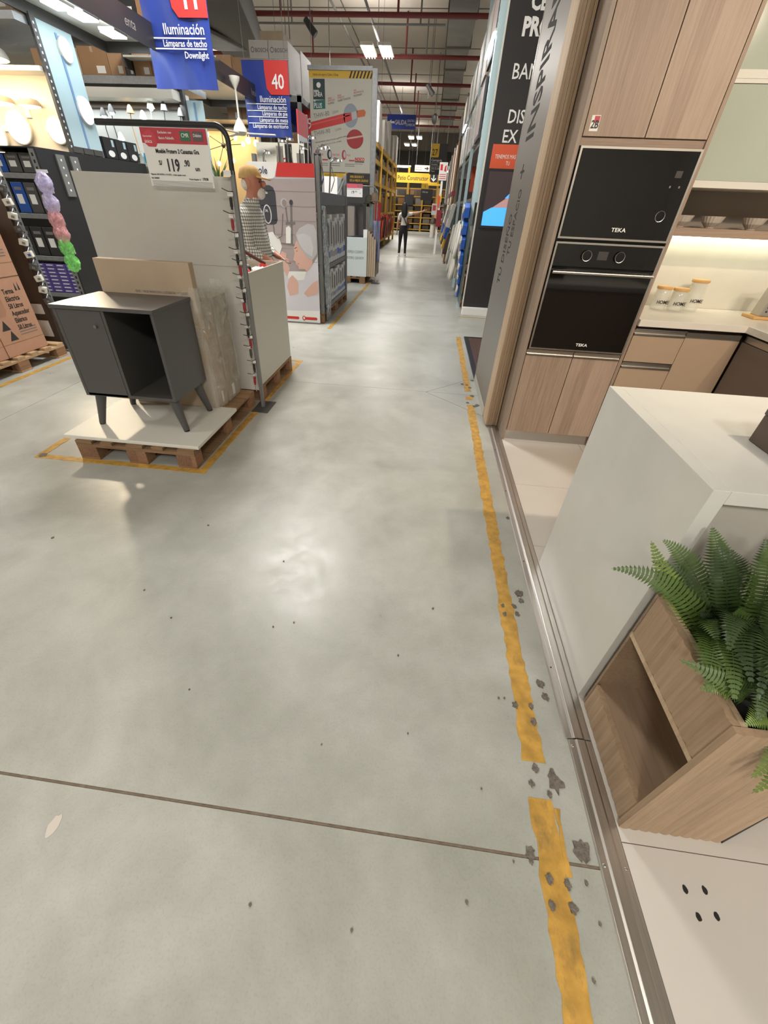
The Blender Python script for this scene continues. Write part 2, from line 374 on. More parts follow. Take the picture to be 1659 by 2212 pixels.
def arc(c, r, a0, a1, n, plane='XZ'):
    out = []
    for k in range(n+1):
        a = R(a0+(a1-a0)*k/n); p, q = r*math.cos(a), r*math.sin(a)
        out.append(Vector(c)+Vector({'XZ': (p, 0, q), 'YZ': (0, p, q), 'XY': (p, q, 0)}[plane]))
    return out
def blob(x, y, r, z, n=11, jag=0.35, sx=1.0, sy=1.0):
    return [(x+r*sx*(1+random.uniform(-jag, jag))*math.cos(2*math.pi*k/n), y+r*sy*(1+random.uniform(-jag, jag))*math.sin(2*math.pi*k/n)) for k in range(n)]

# ================================================================== SETTING: floor
floor = struct(box('floor', M_joint, None, -16, 6.5, -9, 50, -0.06, -0.0022))
XJ = [-16, -11.0, -7.2, -3.38, 6.5]
YJ = [-9, -7.2, -3.4, 0.393, 4.2, 8.0, 11.8, 15.6, 19.4, 23.2, 27, 30.8, 34.6, 38.4, 42.2, 50]
for i in range(len(XJ)-1):
    for j in range(len(YJ)-1):
        g = 0.0045 if abs(YJ[j]-0.393) < .01 else 0.002
        g2 = 0.0045 if abs(YJ[j+1]-0.393) < .01 else 0.002
        box('slab', M_conc, floor, XJ[i]+0.002, XJ[i+1]-0.002, YJ[j]+g, YJ[j+1]-g2, -0.0022, 0)
def cutline(a, b, wd=0.004):
    a = Vector(a+(0,)); b = Vector(b+(0,)); d = (b-a).normalized(); n = Vector((-d.y, d.x, 0))*wd/2
    return MB().prism([tuple((a+n)[:2]), tuple((b+n)[:2]), tuple((b-n)[:2]), tuple((a-n)[:2])], 'Z', 0.0, 0.0005).build('saw_cut', M_joint, floor)
cutline((0.113, 4.193), (0.64, 4.74)); cutline((0.113, 4.193), (0.64, 3.68))
PZ = [0.0009]
def paint(x0, y0, x1, y1, wd, label=None, jag=0.004, step=0.028):
    a = Vector((x0, y0)); b = Vector((x1, y1)); d = (b-a); L = d.length; d /= L; n = Vector((-d.y, d.x)); k = max(2, int(L/step))
    lp = []; rp = []
    for i in range(k+1):
        c = a+d*(L*i/k); lp.append(tuple(c+n*(wd/2+random.uniform(-jag, jag)))); rp.append(tuple(c-n*(wd/2+random.uniform(-jag, jag))))
    mb = MB(); PZ[0] += 0.00012
    vs = [(a[0], a[1], PZ[0]) for a in lp]+[(a[0], a[1], PZ[0]) for a in rp]+[(a[0], a[1], 0) for a in lp]+[(a[0], a[1], 0) for a in rp]; q = k+1
    mb.add(vs, [(i, i+1, q+i+1, q+i) for i in range(k)]+[(i, i+1, 2*q+i+1, 2*q+i) for i in range(k)]+[(q+i, q+i+1, 3*q+i+1, 3*q+i) for i in range(k)]+[(0, q, 3*q, 2*q), (k, q+k, 3*q+k, 2*q+k)])
    return mb.build('painted_line', M_yel, floor, label=label)
for (a, b) in ((-0.35, 0.552), (0.664, 1.0), (1.0, 3.93), (4.06, 4.16), (4.3, 6.62)):
    paint(0.536+0.004*a, a, 0.536+0.004*b, b, 0.074 if b < 3 else 0.068, 'worn yellow paint line beside the kitchen threshold', 0.006)
paint(0.582, 0.36, 0.586, 0.53, 0.014, 'bright yellow patch')
paint(-2.66, 2.285, -1.39, 2.29, 0.055, 'yellow pallet bay outline')
paint(-1.415, 2.26, -1.415, 4.93, 0.055); paint(-2.64, 2.3, -2.64, 3.6, 0.055); paint(-1.62, 4.91, -1.39, 4.91, 0.05)
paint(-1.41, 6.6, -1.41, 12.5, 0.06); paint(-4.0, 2.6, -4.0, 5.2, 0.06); paint(0.63, 8.12, 1.3, 8.12, 0.03); paint(0.66, 6.66, 1.1, 6.66, 0.03)
CH = [(0.508, 0.863, 0.013), (0.568, 0.867, 0.011), (0.567, 0.807, 0.012), (0.541, 0.643, 0.012), (0.519, 0.594, 0.01), (0.599, 0.61, 0.028), (0.571, 0.569, 0.009), (0.479, 0.404, 0.016), (0.479, 0.383, 0.007), (0.638, 0.429, 0.027), (0.523, 0.349, 0.012), (0.573, 0.344, 0.01), (0.519, 0.292, 0.01), (0.575, 0.294, 0.013), (0.284, 0.27, 0.004), (0.639, 0.271, 0.004), (0.59, 0.163, 0.004), (0.627, 0.353, 0.005), (0.469, 0.886, 0.004), (0.447, 0.883, 0.004), (0.427, 0.377, 0.003), (0.35, 0.555, 0.003), (0.618, 1.456, 0.021), (0.62, 1.412, 0.014), (0.581, 1.37, 0.013), (0.587, 1.323, 0.013), (0.527, 1.365, 0.01), (0.528, 1.313, 0.011), (0.625, 0.969, 0.016), (0.631, 0.915, 0.016), (0.653, 2.096, 0.011), (0.504, 4.517, 0.02), (0.553, 4.498, 0.018), (0.582, 4.417, 0.02), (0.625, 4.667, 0.02), (0.589, 4.172, 0.025), (0.529, 3.981, 0.018), (0.591, 3.898, 0.02), (0.62, 3.93, 0.02), (-1.898, 1.482, 0.007), (-0.524, 1.083, 0.004), (-0.438, 1.119, 0.004), (0.043, 1.017, 0.004), (-0.301, 0.19, 0.004), (0.284, 0.269, 0.004), (-0.991, 1.063, 0.004), (-0.021, 0.176, 0.004), (0.19, 1.296, 0.006), (-1.118, 1.724, 0.006), (-2.62, 2.3, 0.03), (-0.75, 0.75, 0.003), (-0.2, 0.62, 0.003), (0.1, 0.7, 0.003), (-0.6, 1.5, 0.004), (-1.2, 1.2, 0.004)]
for q, (x, y, r) in enumerate(CH):
    MB().prism(blob(x, y, r, 0, 17, 0.38, 0.85, 1.1), 'Z', 0.0, 0.0030+0.00004*(q % 23)).build('floor_chip', M_chip, floor)
MB().prism(blob(-0.945, 0.283, 0.02, 0, 14, 0.15, 0.75, 1.5), 'Z', 0.0, 0.001).build('paint_blob', M_blob, floor)

# threshold strip between aisle and kitchen display
strip = struct(MB().prism([(0.668, 0), (0.672, 0.004), (0.692, 0.006), (0.70, 0.013), (0.728, 0.013), (0.736, 0.008), (0.757, 0.008), (0.757, 0)], 'Y', 0.762, 3.44).build('trim_1', M_steel, None, 0.0008))
strip2 = struct(MB().prism([(0.676, 0), (0.68, 0.006), (0.70, 0.0075), (0.706, 0.013), (0.732, 0.013), (0.738, 0.0095), (0.758, 0.009), (0.758, 0)], 'Y', -0.5, 0.758).build('trim_2', M_steel, None, 0.0008))
for (x, y) in ((0.688, 0.735), (0.69, 0.40), (0.75, 0.40), (0.69, 0.06), (0.752, 0.06)):
    MB().lathe([(0.0, 0.0115), (0.003, 0.011), (0.005, 0.0085), (0.0055, 0.006)], (x, y, 0), 10).build('rivet', M_chrome, strip2, smooth=True)
for y in (1.05, 1.7, 2.4, 3.0):
    MB().lathe([(0.0, 0.0075), (0.003, 0.007), (0.004, 0.005)], (0.682, y, 0), 10).build('rivet', M_dkgrey, strip)

# kitchen display floor
kfl = struct(box('floor_kitchen', M_grout, None, 0.7585, 4.2, -0.6, 4.4, -0.02, 0.006))
XT = [0.7585, 1.386, 2.07, 2.75, 3.43, 4.2]; YT = [-0.6, -0.22, 0.464, 1.148, 1.838, 2.5, 3.185, 3.87, 4.4]
for i in range(len(XT)-1):
    for j in range(len(YT)-1):
        box('tile', M_tile, kfl, XT[i]+0.0015, XT[i+1]-0.0015, YT[j]+0.0015, YT[j+1]-0.0015, 0.0055, 0.009)
for x, y in ((0.901, 0.374), (0.956, 0.379), (0.91, 0.318), (0.961, 0.326)):
    MB().prism(blob(x, y, 0.0075, 0, 12, 0.12, 0.9, 1.3), 'Z', 0.0088, 0.0096).build('drill_hole', M_soil, kfl)

# ================================================================== SETTING: ceiling and walls
ceil = struct(box('ceiling', M_ceil, None, -16, 6.5, -9, 50, 6.5, 6.6))
for y in range(-4, 50, 4): box('ceiling_seam', M_beam, ceil, -16, 6.5, y-0.02, y+0.02, 6.485, 6.5)
for x in (-14, -10.5, -7, -3.5, 0.2, 3.5): box('ceiling_seam', M_beam, ceil, x-0.015, x+0.015, -9, 50, 6.488, 6.5)
struct(box('wall_back', mat('dark_back_wall', (96, 92, 86), 0.8), None, -16, 6.5, 50, 50.2, 0, 6.5))
struct(box('wall_left', M_wall, None, -16.2, -16, -9, 50, 0, 6.5))
struct(box('wall_right', M_wall, None, 6.5, 6.7, -9, 50, 0, 6.5))
struct(box('wall_front', M_wall, None, -16, 6.5, -9.2, -9, 0, 6.5))
struct(box('trim_3', M_beam, None, -9, 1.4, 46.0, 46.8, 5.4, 6.495))
struct(box('trim_4', M_ceil, None, 0.98, 1.55, 13.6, 14.1, 0, 6.49))

def pipe_thing(name, label, cat, paths, r, m, group=None, n=8):
    o = MB()
    for p in paths: o.tube(p, r, n)
    return tag(o.build(name, m, None, smooth=True), label, cat, group)
for i, (y, x0) in enumerate(((16.5, -9), (20.2, -9), (24.0, -3.4), (27.7, -3.4), (31.2, -3.4), (34.4, -3.4))):
    t = thing('sprinkler_pipe', f'dark red sprinkler pipe crossing under the ceiling, {ORD[i]} from the camera', 'pipe', (0, y, 5.5), 'ceiling sprinkler pipes')
    MB().tube([(x0, y, 5.52), (1.0, y, 5.5)], 0.055, 10).build('run', M_pipe, t, smooth=True)
    for x in (-1.45, -4.6):
        if x > x0:
            MB().tube([(x, y, 5.52), (x, y, 6.48)], 0.03, 8).build('hanger', M_pipe, t, smooth=True)
pipe_thing('conduit', 'thin grey conduit running along the ceiling between two red pipes', 'pipe', [[(-6, 17.6, 5.6), (-0.2, 17.6, 5.6)], [(-4.6, 17.6, 5.6), (-4.6, 17.6, 6.48)], [(-0.9, 17.6, 5.6), (-0.9, 17.6, 6.48)]], 0.025, M_duct)
pipe_thing('conduit', 'pair of thin conduits beside the bright ceiling lamp', 'pipe', [[(-1.7, 20.9, 5.7), (-0.2, 20.9, 5.7)], [(-1.7, 21.1, 5.7), (-0.2, 21.1, 5.7)], [(-0.8, 20.9, 5.7), (-0.8, 20.9, 6.495)], [(-0.8, 21.1, 5.7), (-0.8, 21.1, 6.495)]], 0.02, M_duct)
pipe_thing('lamp_rail', 'long pale rail carrying the ceiling lamps down the aisle', 'rail', [[(-2.25, 4, 5.62), (-2.25, 32, 5.62)]], 0.035, M_galv)
pipe_thing('conduit', 'grey conduit slanting along the ceiling left of the lamp rail', 'pipe', [[(-3.4, 14, 5.9), (-3.2, 32, 5.9)]], 0.03, M_duct)
for (x, y, zz) in ((-3.6, 18, 4.4), (-5.0, 18.3, 4.4), (-4.0, 15, 4.6), (-0.6, 20.6, 4.6)):
    pipe_thing('drop_cable', f'thin cable hanging from the ceiling near {x:.1f} metres'.replace(f' near {x:.1f} metres', {-3.6: ' above the tall cable billboard', -5.0: ' left of the cable billboard', -4.0: ' above the stacked appliance cartons', -0.6: ' right of the bright lamp'}[x]), 'cable', [[(x, y, zz), (x, y, 6.49)]], 0.012, M_duct, 'hanging ceiling cables', 6)
# ducts
t = thing('air_duct', 'galvanised box duct along the ceiling above the right shelves', 'duct', (0.25, 22, 5.6))
for k in range(9):
    y = 12.0+k*2.6
    box('duct_section', M_duct, t, -0.12, 0.62, y, y+2.5, 5.64, 6.2, 0.02); box('flange', M_beam, t, -0.16, 0.66, y+2.5, y+2.6, 5.60, 6.24)
t = thing('air_duct', 'big dark grey duct sloping down behind the aisle banners', 'duct', (-5.2, 14, 4.2))
MB().prism([(10.0, 5.2), (17, 5.25), (17, 4.75), (10.0, 4.3)], 'X', -5.2, -4.1).rot(14, (-4.6, 12, 4.5)).build('duct_body', M_beam, t, 0.02)
MB().prism([(11.5, 4.22), (15.5, 4.62), (15.5, 4.70), (11.5, 4.32)], 'X', -6.1, -5.3).build('hood', M_duct, t, 0.01)
# ceiling lamps
def lamp(x, y, label, on=True):
    t = thing('ceiling_lamp', label, 'ceiling lamp', (x, y, LAMP_Z), 'twin fluorescent ceiling lamps')
    for s in (-1, 1):
        h = box('housing', M_white, t, x+s*0.28-0.2, x+s*0.28+0.2, y-0.62, y+0.62, LAMP_Z, LAMP_Z+0.07, 0.01)
        for k in range(4):
            xx = x+s*0.28-0.135+k*0.09
            MB().tube([(xx, y-0.58, LAMP_Z-0.03), (xx, y+0.58, LAMP_Z-0.03)], 0.013, 6).build('tube', M_tubew, h)
    MB().tube([(x, y, LAMP_Z+0.05), (x, y, 6.49)], 0.012, 6).build('hanger', M_galv, t)
LL = {(-2.25, 18.9): 'bright twin tube lamp nearest above the aisle', (-2.25, 30.5): 'small lit tube lamp above the blue exit sign', (-2.25, 42): 'far twin tube lamp below the blue exit sign'}
for i, (x, y) in enumerate(LAMPS): lamp(x, y, LL.get((x, y), f'twin tube ceiling lamp out over the store, {ORD[i]} of its kind'))
lamp(-1.75, 38.0, 'lit twin tube lamp right under the blue exit sign')
for i, (x, y, z) in enumerate(((-3.0, 44, 4.2), (-2.8, 40, 3.45), (0.4, 44, 4.0))):
    t = thing('tube_light', ['upper lit tube light over the far racks', 'lower lit tube light just above the yellow sign', 'lit tube light at the right beyond the number sign'][i], 'tube light', (x, y, z), 'far tube lights')
    box('housing', M_white, t, x-0.8, x+0.8, y-0.1, y+0.1, z, z+0.08); box('tube', M_tubew, t, x-0.75, x+0.75, y-0.05, y+0.05, z-0.05, z)
    for a in (-0.6, 0.6): MB().tube([(x+a, y, z+0.08), (x+a, y, 6.495)], 0.01, 5).build('rod', M_galv, t)
t = thing('security_camera', 'small dome camera hanging on a rod over the aisle', 'camera', (-0.35, 24.5, 4.4))
MB().tube([(-0.35, 24.5, 4.75), (-0.35, 24.5, 6.49)], 0.015, 6).build('rod', M_galv, t)
MB().lathe([(0.03, 0.35), (0.13, 0.28), (0.13, 0.15), (0.09, 0.05), (0.0, 0.0)], (-0.35, 24.5, 4.4), 14).build('dome', M_galv, t, smooth=True)
for i, (x, y, z) in enumerate(((-0.55, 20.6, 4.75), (-3.35, 14.5, 4.75))):
    t = thing('spot_projector', ['small dark projector lamp hanging right of the bright ceiling lamp', 'small dark projector lamp hanging above the white appliance cartons'][i], 'lamp', (x, y, z), 'hanging projector lamps')
    MB().tube([(x, y, z+0.1), (x, y, 6.49)], 0.012, 6).build('rod', M_galv, t); MB().tube([(x-0.12, y, z+0.2), (x+0.12, y, z-0.05)], [0.06, 0.08], 10).build('head', M_dkgrey, t, smooth=True)

# ================================================================== KITCHEN DISPLAY
# oven tower
t = thing('oven_tower_cabinet', 'tall grey oak cabinet housing two built-in black ovens', 'cabinet', (1.1, 3.5, 0.009))
box('side_panel', wood('tower_side', (128, 112, 98), (158, 140, 124), 'Z', 0.5), t, 0.752, 0.775, 3.2, 3.8, 0.009, 2.62, 0.001)
box('side_panel', M_oak, t, 1.437, 1.457, 3.2, 3.8, 0.02, 2.62, 0.001)
box('carcass', M_chardk, t, 0.776, 1.436, 3.235, 3.79, 0.09, 2.60)
box('plinth', M_alu, t, 0.76, 1.457, 3.222, 3.24, 0.0092, 0.088)
box('rail', M_oakx, t, 0.776, 1.436, 3.212, 3.24, 1.815, 1.85)
for k, (a, b) in enumerate(((0.779, 1.1075), (1.1125, 1.433))):
    d = box('door', M_oak, t, a, b, 3.2, 3.22, 0.092, 0.688, 0.001)
    MB().prism([(3.2, 0.69), (3.188, 0.692), (3.188, 0.70), (3.204, 0.702), (3.204, 0.722), (3.192, 0.724), (3.192, 0.729), (3.22, 0.729), (3.22, 0.69)], 'X', a, b).build('handle_profile', M_alu, d, label='aluminium finger pull')
    box('door', M_oak, t, a, b, 3.2, 3.22, 1.852, 2.6, 0.001)
s = box('sticker', M_paper, t, 0.803, 0.848, 3.1985, 3.2, 1.872, 1.935)
box('red_patch', M_crim, s, 0.818, 0.846, 3.198, 3.1985, 1.905, 1.932); txt(s, '2B', (0.806, 3.1975, 1.884), 0.045, M_ink, sx=0.85, bold=0.0008)
# lower oven
t = thing('built_in_oven', 'black glass oven with two knobs and a steel bar handle', 'oven', (1.107, 3.4, 0.735))
box('body', M_dkgrey, t, 0.80, 1.415, 3.21, 3.70, 0.74, 1.36)
for a in (0.782, 1.423): box('trim', M_alu, t, a, a+0.011, 3.184, 3.212, 0.735, 1.372)
box('trim', M_alu, t, 0.793, 1.423, 3.184, 3.212, 1.362, 1.372); box('trim', M_alu, t, 0.793, 1.423, 3.184, 3.212, 0.735, 0.745)
p = box('control_panel', M_blackg, t, 0.794, 1.422, 3.185, 3.21, 1.243, 1.361, 0.001)
for x in (0.985, 1.185):
    MB().lathe([(0.027, 3.185), (0.027, 3.168), (0.024, 3.165), (0.0, 3.165)], (x, 0, 1.305), 24, 'Y').build('knob', M_blackg, p, smooth=True)
    MB().tube([(x+0.028*math.cos(a), 3.167, 1.305+0.028*math.sin(a)) for a in [2*math.pi*k/20 for k in range(21)]], 0.0016, 5).build('knob_ring', M_alu, p)
box('display', mat('grey_display', (66, 62, 60), 0.3), p, 1.055, 1.115, 3.184, 3.185, 1.285, 1.33)
d = box('oven_door', M_blackg, t, 0.794, 1.422, 3.182, 3.21, 0.747, 1.236, 0.001)
MB().tube([(0.80, 3.15, 1.213), (1.415, 3.15, 1.213)], 0.010, 10).build('handle', M_alu, d, smooth=True)
for x in (0.83, 1.385): MB().tube([(x, 3.15, 1.213), (x, 3.185, 1.213)], 0.007, 8).build('handle_post', M_alu, d)
txt(d, 'TEKA', (1.095, 3.181, 0.772), 0.026, M_signw, sx=1.25, bold=0.0004)
# upper oven
t = thing('built_in_microwave', 'black glass compact oven with one round knob above the larger oven', 'oven', (1.107, 3.4, 1.388))
box('body', M_dkgrey, t, 0.80, 1.415, 3.21, 3.70, 1.395, 1.80)
for a in (0.782, 1.423): box('trim', M_alu, t, a, a+0.011, 3.184, 3.212, 1.388, 1.812)
box('trim', M_alu, t, 0.793, 1.423, 3.184, 3.212, 1.802, 1.812); box('trim', M_alu, t, 0.793, 1.423, 3.184, 3.212, 1.388, 1.398)
d = box('oven_door', M_blackg, t, 0.794, 1.422, 3.185, 3.21, 1.3985, 1.8015, 0.001)
MB().tube([(1.335+0.026*math.cos(a), 3.182, 1.515+0.026*math.sin(a)) for a in [2*math.pi*k/20 for k in range(21)]], 0.0016, 5).build('knob_ring', M_alu, d)
box('display', mat('grey_display', (66, 62, 60), 0.3), d, 1.335, 1.37, 3.184, 3.185, 1.69, 1.72)
for x in (1.325, 1.375): box('mark', M_inkg, d, x, x+0.008, 3.184, 3.185, 1.645, 1.655)
txt(d, 'TEKA', (1.085, 3.184, 1.432), 0.028, M_signw, sx=1.25, bold=0.0004)
# base cabinets, worktop, return
t = thing('drawer_cabinet', 'taupe drawer unit with aluminium finger pulls beside the oven tower', 'cabinet', (1.63, 3.5, 0.009))
box('carcass', M_brown, t, 1.459, 1.80, 3.235, 3.79, 0.02, 0.92)
for z0, z1 in ((0.69, 0.865), (0.40, 0.645), (0.1, 0.355)):
    d = box('drawer', M_taupe, t, 1.462, 1.799, 3.2, 3.234, z0, z1, 0.001)
    MB().prism([(3.2, z1+0.001), (3.19, z1+0.003), (3.19, z1+0.012), (3.208, z1+0.014), (3.208, z1+0.034), (3.196, z1+0.036), (3.196, z1+0.042), (3.22, z1+0.042), (3.22, z1+0.001)], 'X', 1.462, 1.799).build('handle_profile', M_alu, d)
t = thing('base_cabinet', 'taupe base cabinet with one plain door right of the drawers', 'cabinet', (1.98, 3.5, 0.009))
box('carcass', M_brown, t, 1.802, 2.158, 3.235, 3.79, 0.02, 0.92)
d = box('door', M_taupe, t, 1.802, 2.155, 3.2, 3.234, 0.1, 0.865, 0.001)
MB().prism([(3.2, 0.866), (3.205, 0.868), (3.205, 0.9), (3.22, 0.905), (3.22, 0.866)], 'X', 1.802, 2.155).build('handle_profile', M_alu, d)
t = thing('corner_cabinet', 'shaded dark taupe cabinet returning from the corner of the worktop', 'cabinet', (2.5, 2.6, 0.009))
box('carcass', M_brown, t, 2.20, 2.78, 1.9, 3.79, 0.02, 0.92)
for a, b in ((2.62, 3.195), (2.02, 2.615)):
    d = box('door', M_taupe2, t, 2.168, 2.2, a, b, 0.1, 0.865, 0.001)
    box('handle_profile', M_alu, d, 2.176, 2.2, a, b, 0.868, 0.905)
wt = MB().prism([(1.4575, 3.172), (2.14, 3.172), (2.14, 1.9), (2.8, 1.9), (2.8, 3.798), (1.4575, 3.798)], 'Z', 0.925, 0.966).build('worktop', M_quartzw, None, 0.002)
tag(wt, 'pale L-shaped quartz worktop under the backsplash', 'worktop')
bs = box('backsplash', mat('backsplash_quartz', (206, 200, 186), 0.3, var=0.03, vscale=6), None, 1.4575, 2.9, 3.8, 3.82, 0.9665, 1.70); tag(bs, 'pale stone backsplash behind the jars', 'backsplash')
struct(box('wall_kitchen', M_wall, None, 0.76, 4.2, 3.83, 3.93, 0.006, 2.62))
t = thing('wall_shelf', 'oak wall shelf with a glowing light strip beneath', 'shelf', (2.1, 3.62, 1.42))
box('board', M_oakx, t, 1.4585, 2.9, 3.47, 3.798, 1.42, 1.466, 0.001)
box('back_panel', mat('shelf_back', (140, 130, 118), 0.6), t, 1.4585, 2.9, 3.785, 3.799, 1.466, 1.68)
box('light_strip', M_ledw, t, 1.47, 2.9, 3.755, 3.79, 1.408, 1.42)
t = thing('wall_cabinet', 'sage green glass wall cabinet above the open shelf', 'cabinet', (2.1, 3.6, 1.665))
box('carcass', M_white, t, 1.4585, 2.9, 3.462, 3.798, 1.665, 2.6)
for z0, z1 in ((1.70, 2.105), (2.16, 2.6)):
    d = box('glass_front', M_sage, t, 1.47, 2.89, 3.445, 3.461, z0, z1, 0.001)
    box('frame', M_white, d, 1.4585, 2.9, 3.44, 3.461, z0-0.035, z0-0.001); 
box('frame', M_white, t, 1.4585, 2.9, 3.44, 3.461, 2.107, 2.124)
def bowl(x, label):
    prof = [(0.028, 0), (0.03, 0.006), (0.055, 0.03), (0.068, 0.06), (0.07, 0.064), (0.066, 0.06), (0.05, 0.03), (0.0, 0.012)]
    o = MB(); n = 40
    for r, h in prof: pass
    o.lathe(prof, (x, 3.6, 1.4665), 40)
    for i, v in enumerate(o.v):
        if (i % 40) % 2: v.x = x+(v.x-x)*0.965; v.y = 3.6+(v.y-3.6)*0.965
    tag(o.build('bowl', mat('bowl_ceramic', (190, 180, 168), 0.4), None), label, 'bowl', 'ribbed bowls on the oak shelf')
bowl(1.65, 'ribbed stone bowl on oak shelf, half hidden by oven tower'); bowl(1.845, 'ribbed stone bowl in the middle of the oak shelf'); bowl(2.105, 'ribbed stone bowl at the right end of the oak shelf')
def jar(x, y, h, r, label):
    t = thing('storage_jar', label, 'jar', (x, y, 0.9665), 'glass storage jars on the worktop')
    MB().lathe([(r*0.97, 0), (r, 0.004), (r, h-0.006), (r*0.9, h), (r*0.88, h-0.004), (r*0.95, 0.006), (0.0, 0.005)], (x, y, 0.9665), 22).build('glass', M_jar, t, smooth=True)
    MB().lathe([(r*1.04, h), (r*1.06, h+0.004), (r*1.06, h+0.014), (r*1.0, h+0.018), (0, h+0.018)], (x, y, 0.9665), 22).build('lid', M_bamboo, t, smooth=True)
    txt(t, 'HOME', (x, y-r-0.002, 0.9665+h*0.32), 0.032, M_ink, align='CENTER', sx=0.95, bold=0.0006)
jar(1.745, 3.63, 0.135, 0.05, 'short glass jar with bamboo lid nearest the oven tower'); jar(1.855, 3.61, 0.13, 0.05, 'short glass jar with bamboo lid beside the tall jar'); jar(1.985, 3.66, 0.185, 0.055, 'tallest glass jar with bamboo lid on the worktop')
t = thing('grater', 'box grater with pale wooden handle standing on a wooden tray', 'grater', (2.4, 3.5, 0.9665))
MB().prism([(2.36, 0.985), (2.50, 0.985), (2.48, 1.18), (2.385, 1.18)], 'Y', 3.46, 3.56).build('blade_body', M_alu, t, 0.003)
for k in range(6):
    for j in range(4): box('hole', M_soil, t, 2.388+0.024*j, 2.398+0.024*j, 3.4585, 3.4598, 1.01+0.026*k, 1.02+0.026*k)
MB().prism([(2.385, 1.18), (2.48, 1.18), (2.50, 1.21), (2.37, 1.21)], 'Y', 3.46, 3.56).build('handle', M_bamboo, t, 0.006)
box('tray', M_bamboo, t, 2.32, 2.54, 3.44, 3.58, 0.9668, 0.985, 0.003)
# downlights over the kitchen
for i, (x, y) in enumerate(((1.75, 0.75), (2.6, 0.75))):
    t = thing('spotlight', 'warm ceiling spotlight over the kitchen display, ' + ('nearer the aisle', 'farther from the aisle')[i], 'spotlight', (x, y, 3.0), 'kitchen spotlights')
    MB().lathe([(0.05, 3.12), (0.055, 3.0), (0.045, 3.0), (0.04, 3.06), (0.0, 3.06)], (x, y, 0), 16).build('can', M_black, t, smooth=True)
    MB().tube([(x, y, 3.1), (x, y, 6.49)], 0.006, 6).build('cable', M_black, t)
    l = bpy.data.lights.new('spot_glow', 'SPOT'); l.energy = 105 if i < 2 else 20; l.color = (1.0, 0.82, 0.62); l.spot_size = R(95); l.spot_blend = 0.7; l.shadow_soft_size = 0.05
    o = bpy.data.objects.new('spot_glow', l); COL.objects.link(o); o.location = (x, y, 2.98); o.rotation_euler = (R(48 if i < 2 else 15), 0, R(8))
area('shelf_glow', (2.15, 3.72, 1.405), 1.35, 0.05, 1.5, (0.97, 1.0, 0.82))

# island
t = thing('kitchen_island', 'white quartz island with a waterfall side standing by the steel threshold', 'island', (1.4, 1.3, 0.009))
box('waterfall_side', M_quartz, t, 0.759, 0.802, 0.935, 1.69, 0.0092, 0.977, 0.0015)
box('countertop', M_quartz, t, 0.8022, 2.2, 0.935, 1.69, 0.937, 0.977, 0.0015)
box('front_panel', mat('island_front_shaded', (176, 170, 160), 0.4), t, 0.8022, 2.15, 0.975, 0.995, 0.05, 0.9365)  # panel grey includes the shadow below the countertop
box('carcass', M_taupe, t, 0.8022, 2.15, 0.9955, 1.66, 0.05, 0.936)
t = thing('brown_box', 'dark brown box on the island countertop at the picture edge', 'box', (1.2, 1.1, 0.978))
box('body', M_brown, t, 1.026, 1.42, 0.94, 1.262, 0.978, 1.06, 0.003); box('lid', M_dkgrey, t, 1.024, 1.422, 0.938, 1.264, 1.06, 1.085, 0.003)

# planter
t = thing('planter_cabinet', 'fluted oak planter box with an open side niche', 'planter', (0.95, 0.7, 0.009))
def flutes(y0, y1, z0, z1, x, n, name='fluted_panel'):
    pts = []
    wd = (y1-y0)/n
    for i in range(n):
        a = y0+wd*i
        pts += [(x+0.0045, a), (x+0.0012, a+wd*0.25), (x, a+wd*0.5), (x+0.0012, a+wd*0.75)]
    pts += [(x+0.006, y1), (x+0.02, y1), (x+0.02, y0)]
    return MB().prism(pts, 'Z', z0, z1).build(name, M_oaky if False else M_flute, t)
flutes(0.522, 0.90, 0.458, 0.628, 0.765, 10); flutes(0.522, 0.90, 0.022, 0.150, 0.765, 10)
box('niche_frame', M_oaky, t, 0.768, 0.785, 0.518, 0.905, 0.437, 0.455)
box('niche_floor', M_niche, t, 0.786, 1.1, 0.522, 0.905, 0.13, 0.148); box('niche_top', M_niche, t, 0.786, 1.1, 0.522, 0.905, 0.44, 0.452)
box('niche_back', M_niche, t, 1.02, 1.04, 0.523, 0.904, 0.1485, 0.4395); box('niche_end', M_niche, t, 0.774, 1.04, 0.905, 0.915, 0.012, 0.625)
pts = []; n = 10; x0, x1 = 0.765, 1.065; wd = (x1-x0)/n
for i in range(n):
    a = x0+wd*i; pts += [(a, 0.5035), (a+wd*0.25, 0.501), (a+wd*0.5, 0.5), (a+wd*0.75, 0.501)]
pts += [(x1, 0.506), (1.30, 0.62), (1.30, 0.64), (x1, 0.52), (x0, 0.52)]
MB().prism(pts, 'Z', 0.0095, 0.63).build('front_panel', M_flute, t)
MB().prism([(x1, 0.500), (1.30, 0.614), (1.30, 0.624), (x1, 0.510)], 'Z', 0.0095, 0.022).build('toe_strip', M_dkgrey, t)
MB().prism([(0.784, 0.52), (1.065, 0.52), (1.30, 0.64), (1.30, 0.905), (0.784, 0.905)], 'Z', 0.456, 0.56).build('soil', M_soil, t)
box('rim', M_oaky, t, 0.786, 0.80, 0.52, 0.905, 0.5605, 0.628); box('base', M_niche, t, 0.786, 1.25, 0.66, 0.905, 0.0095, 0.12)
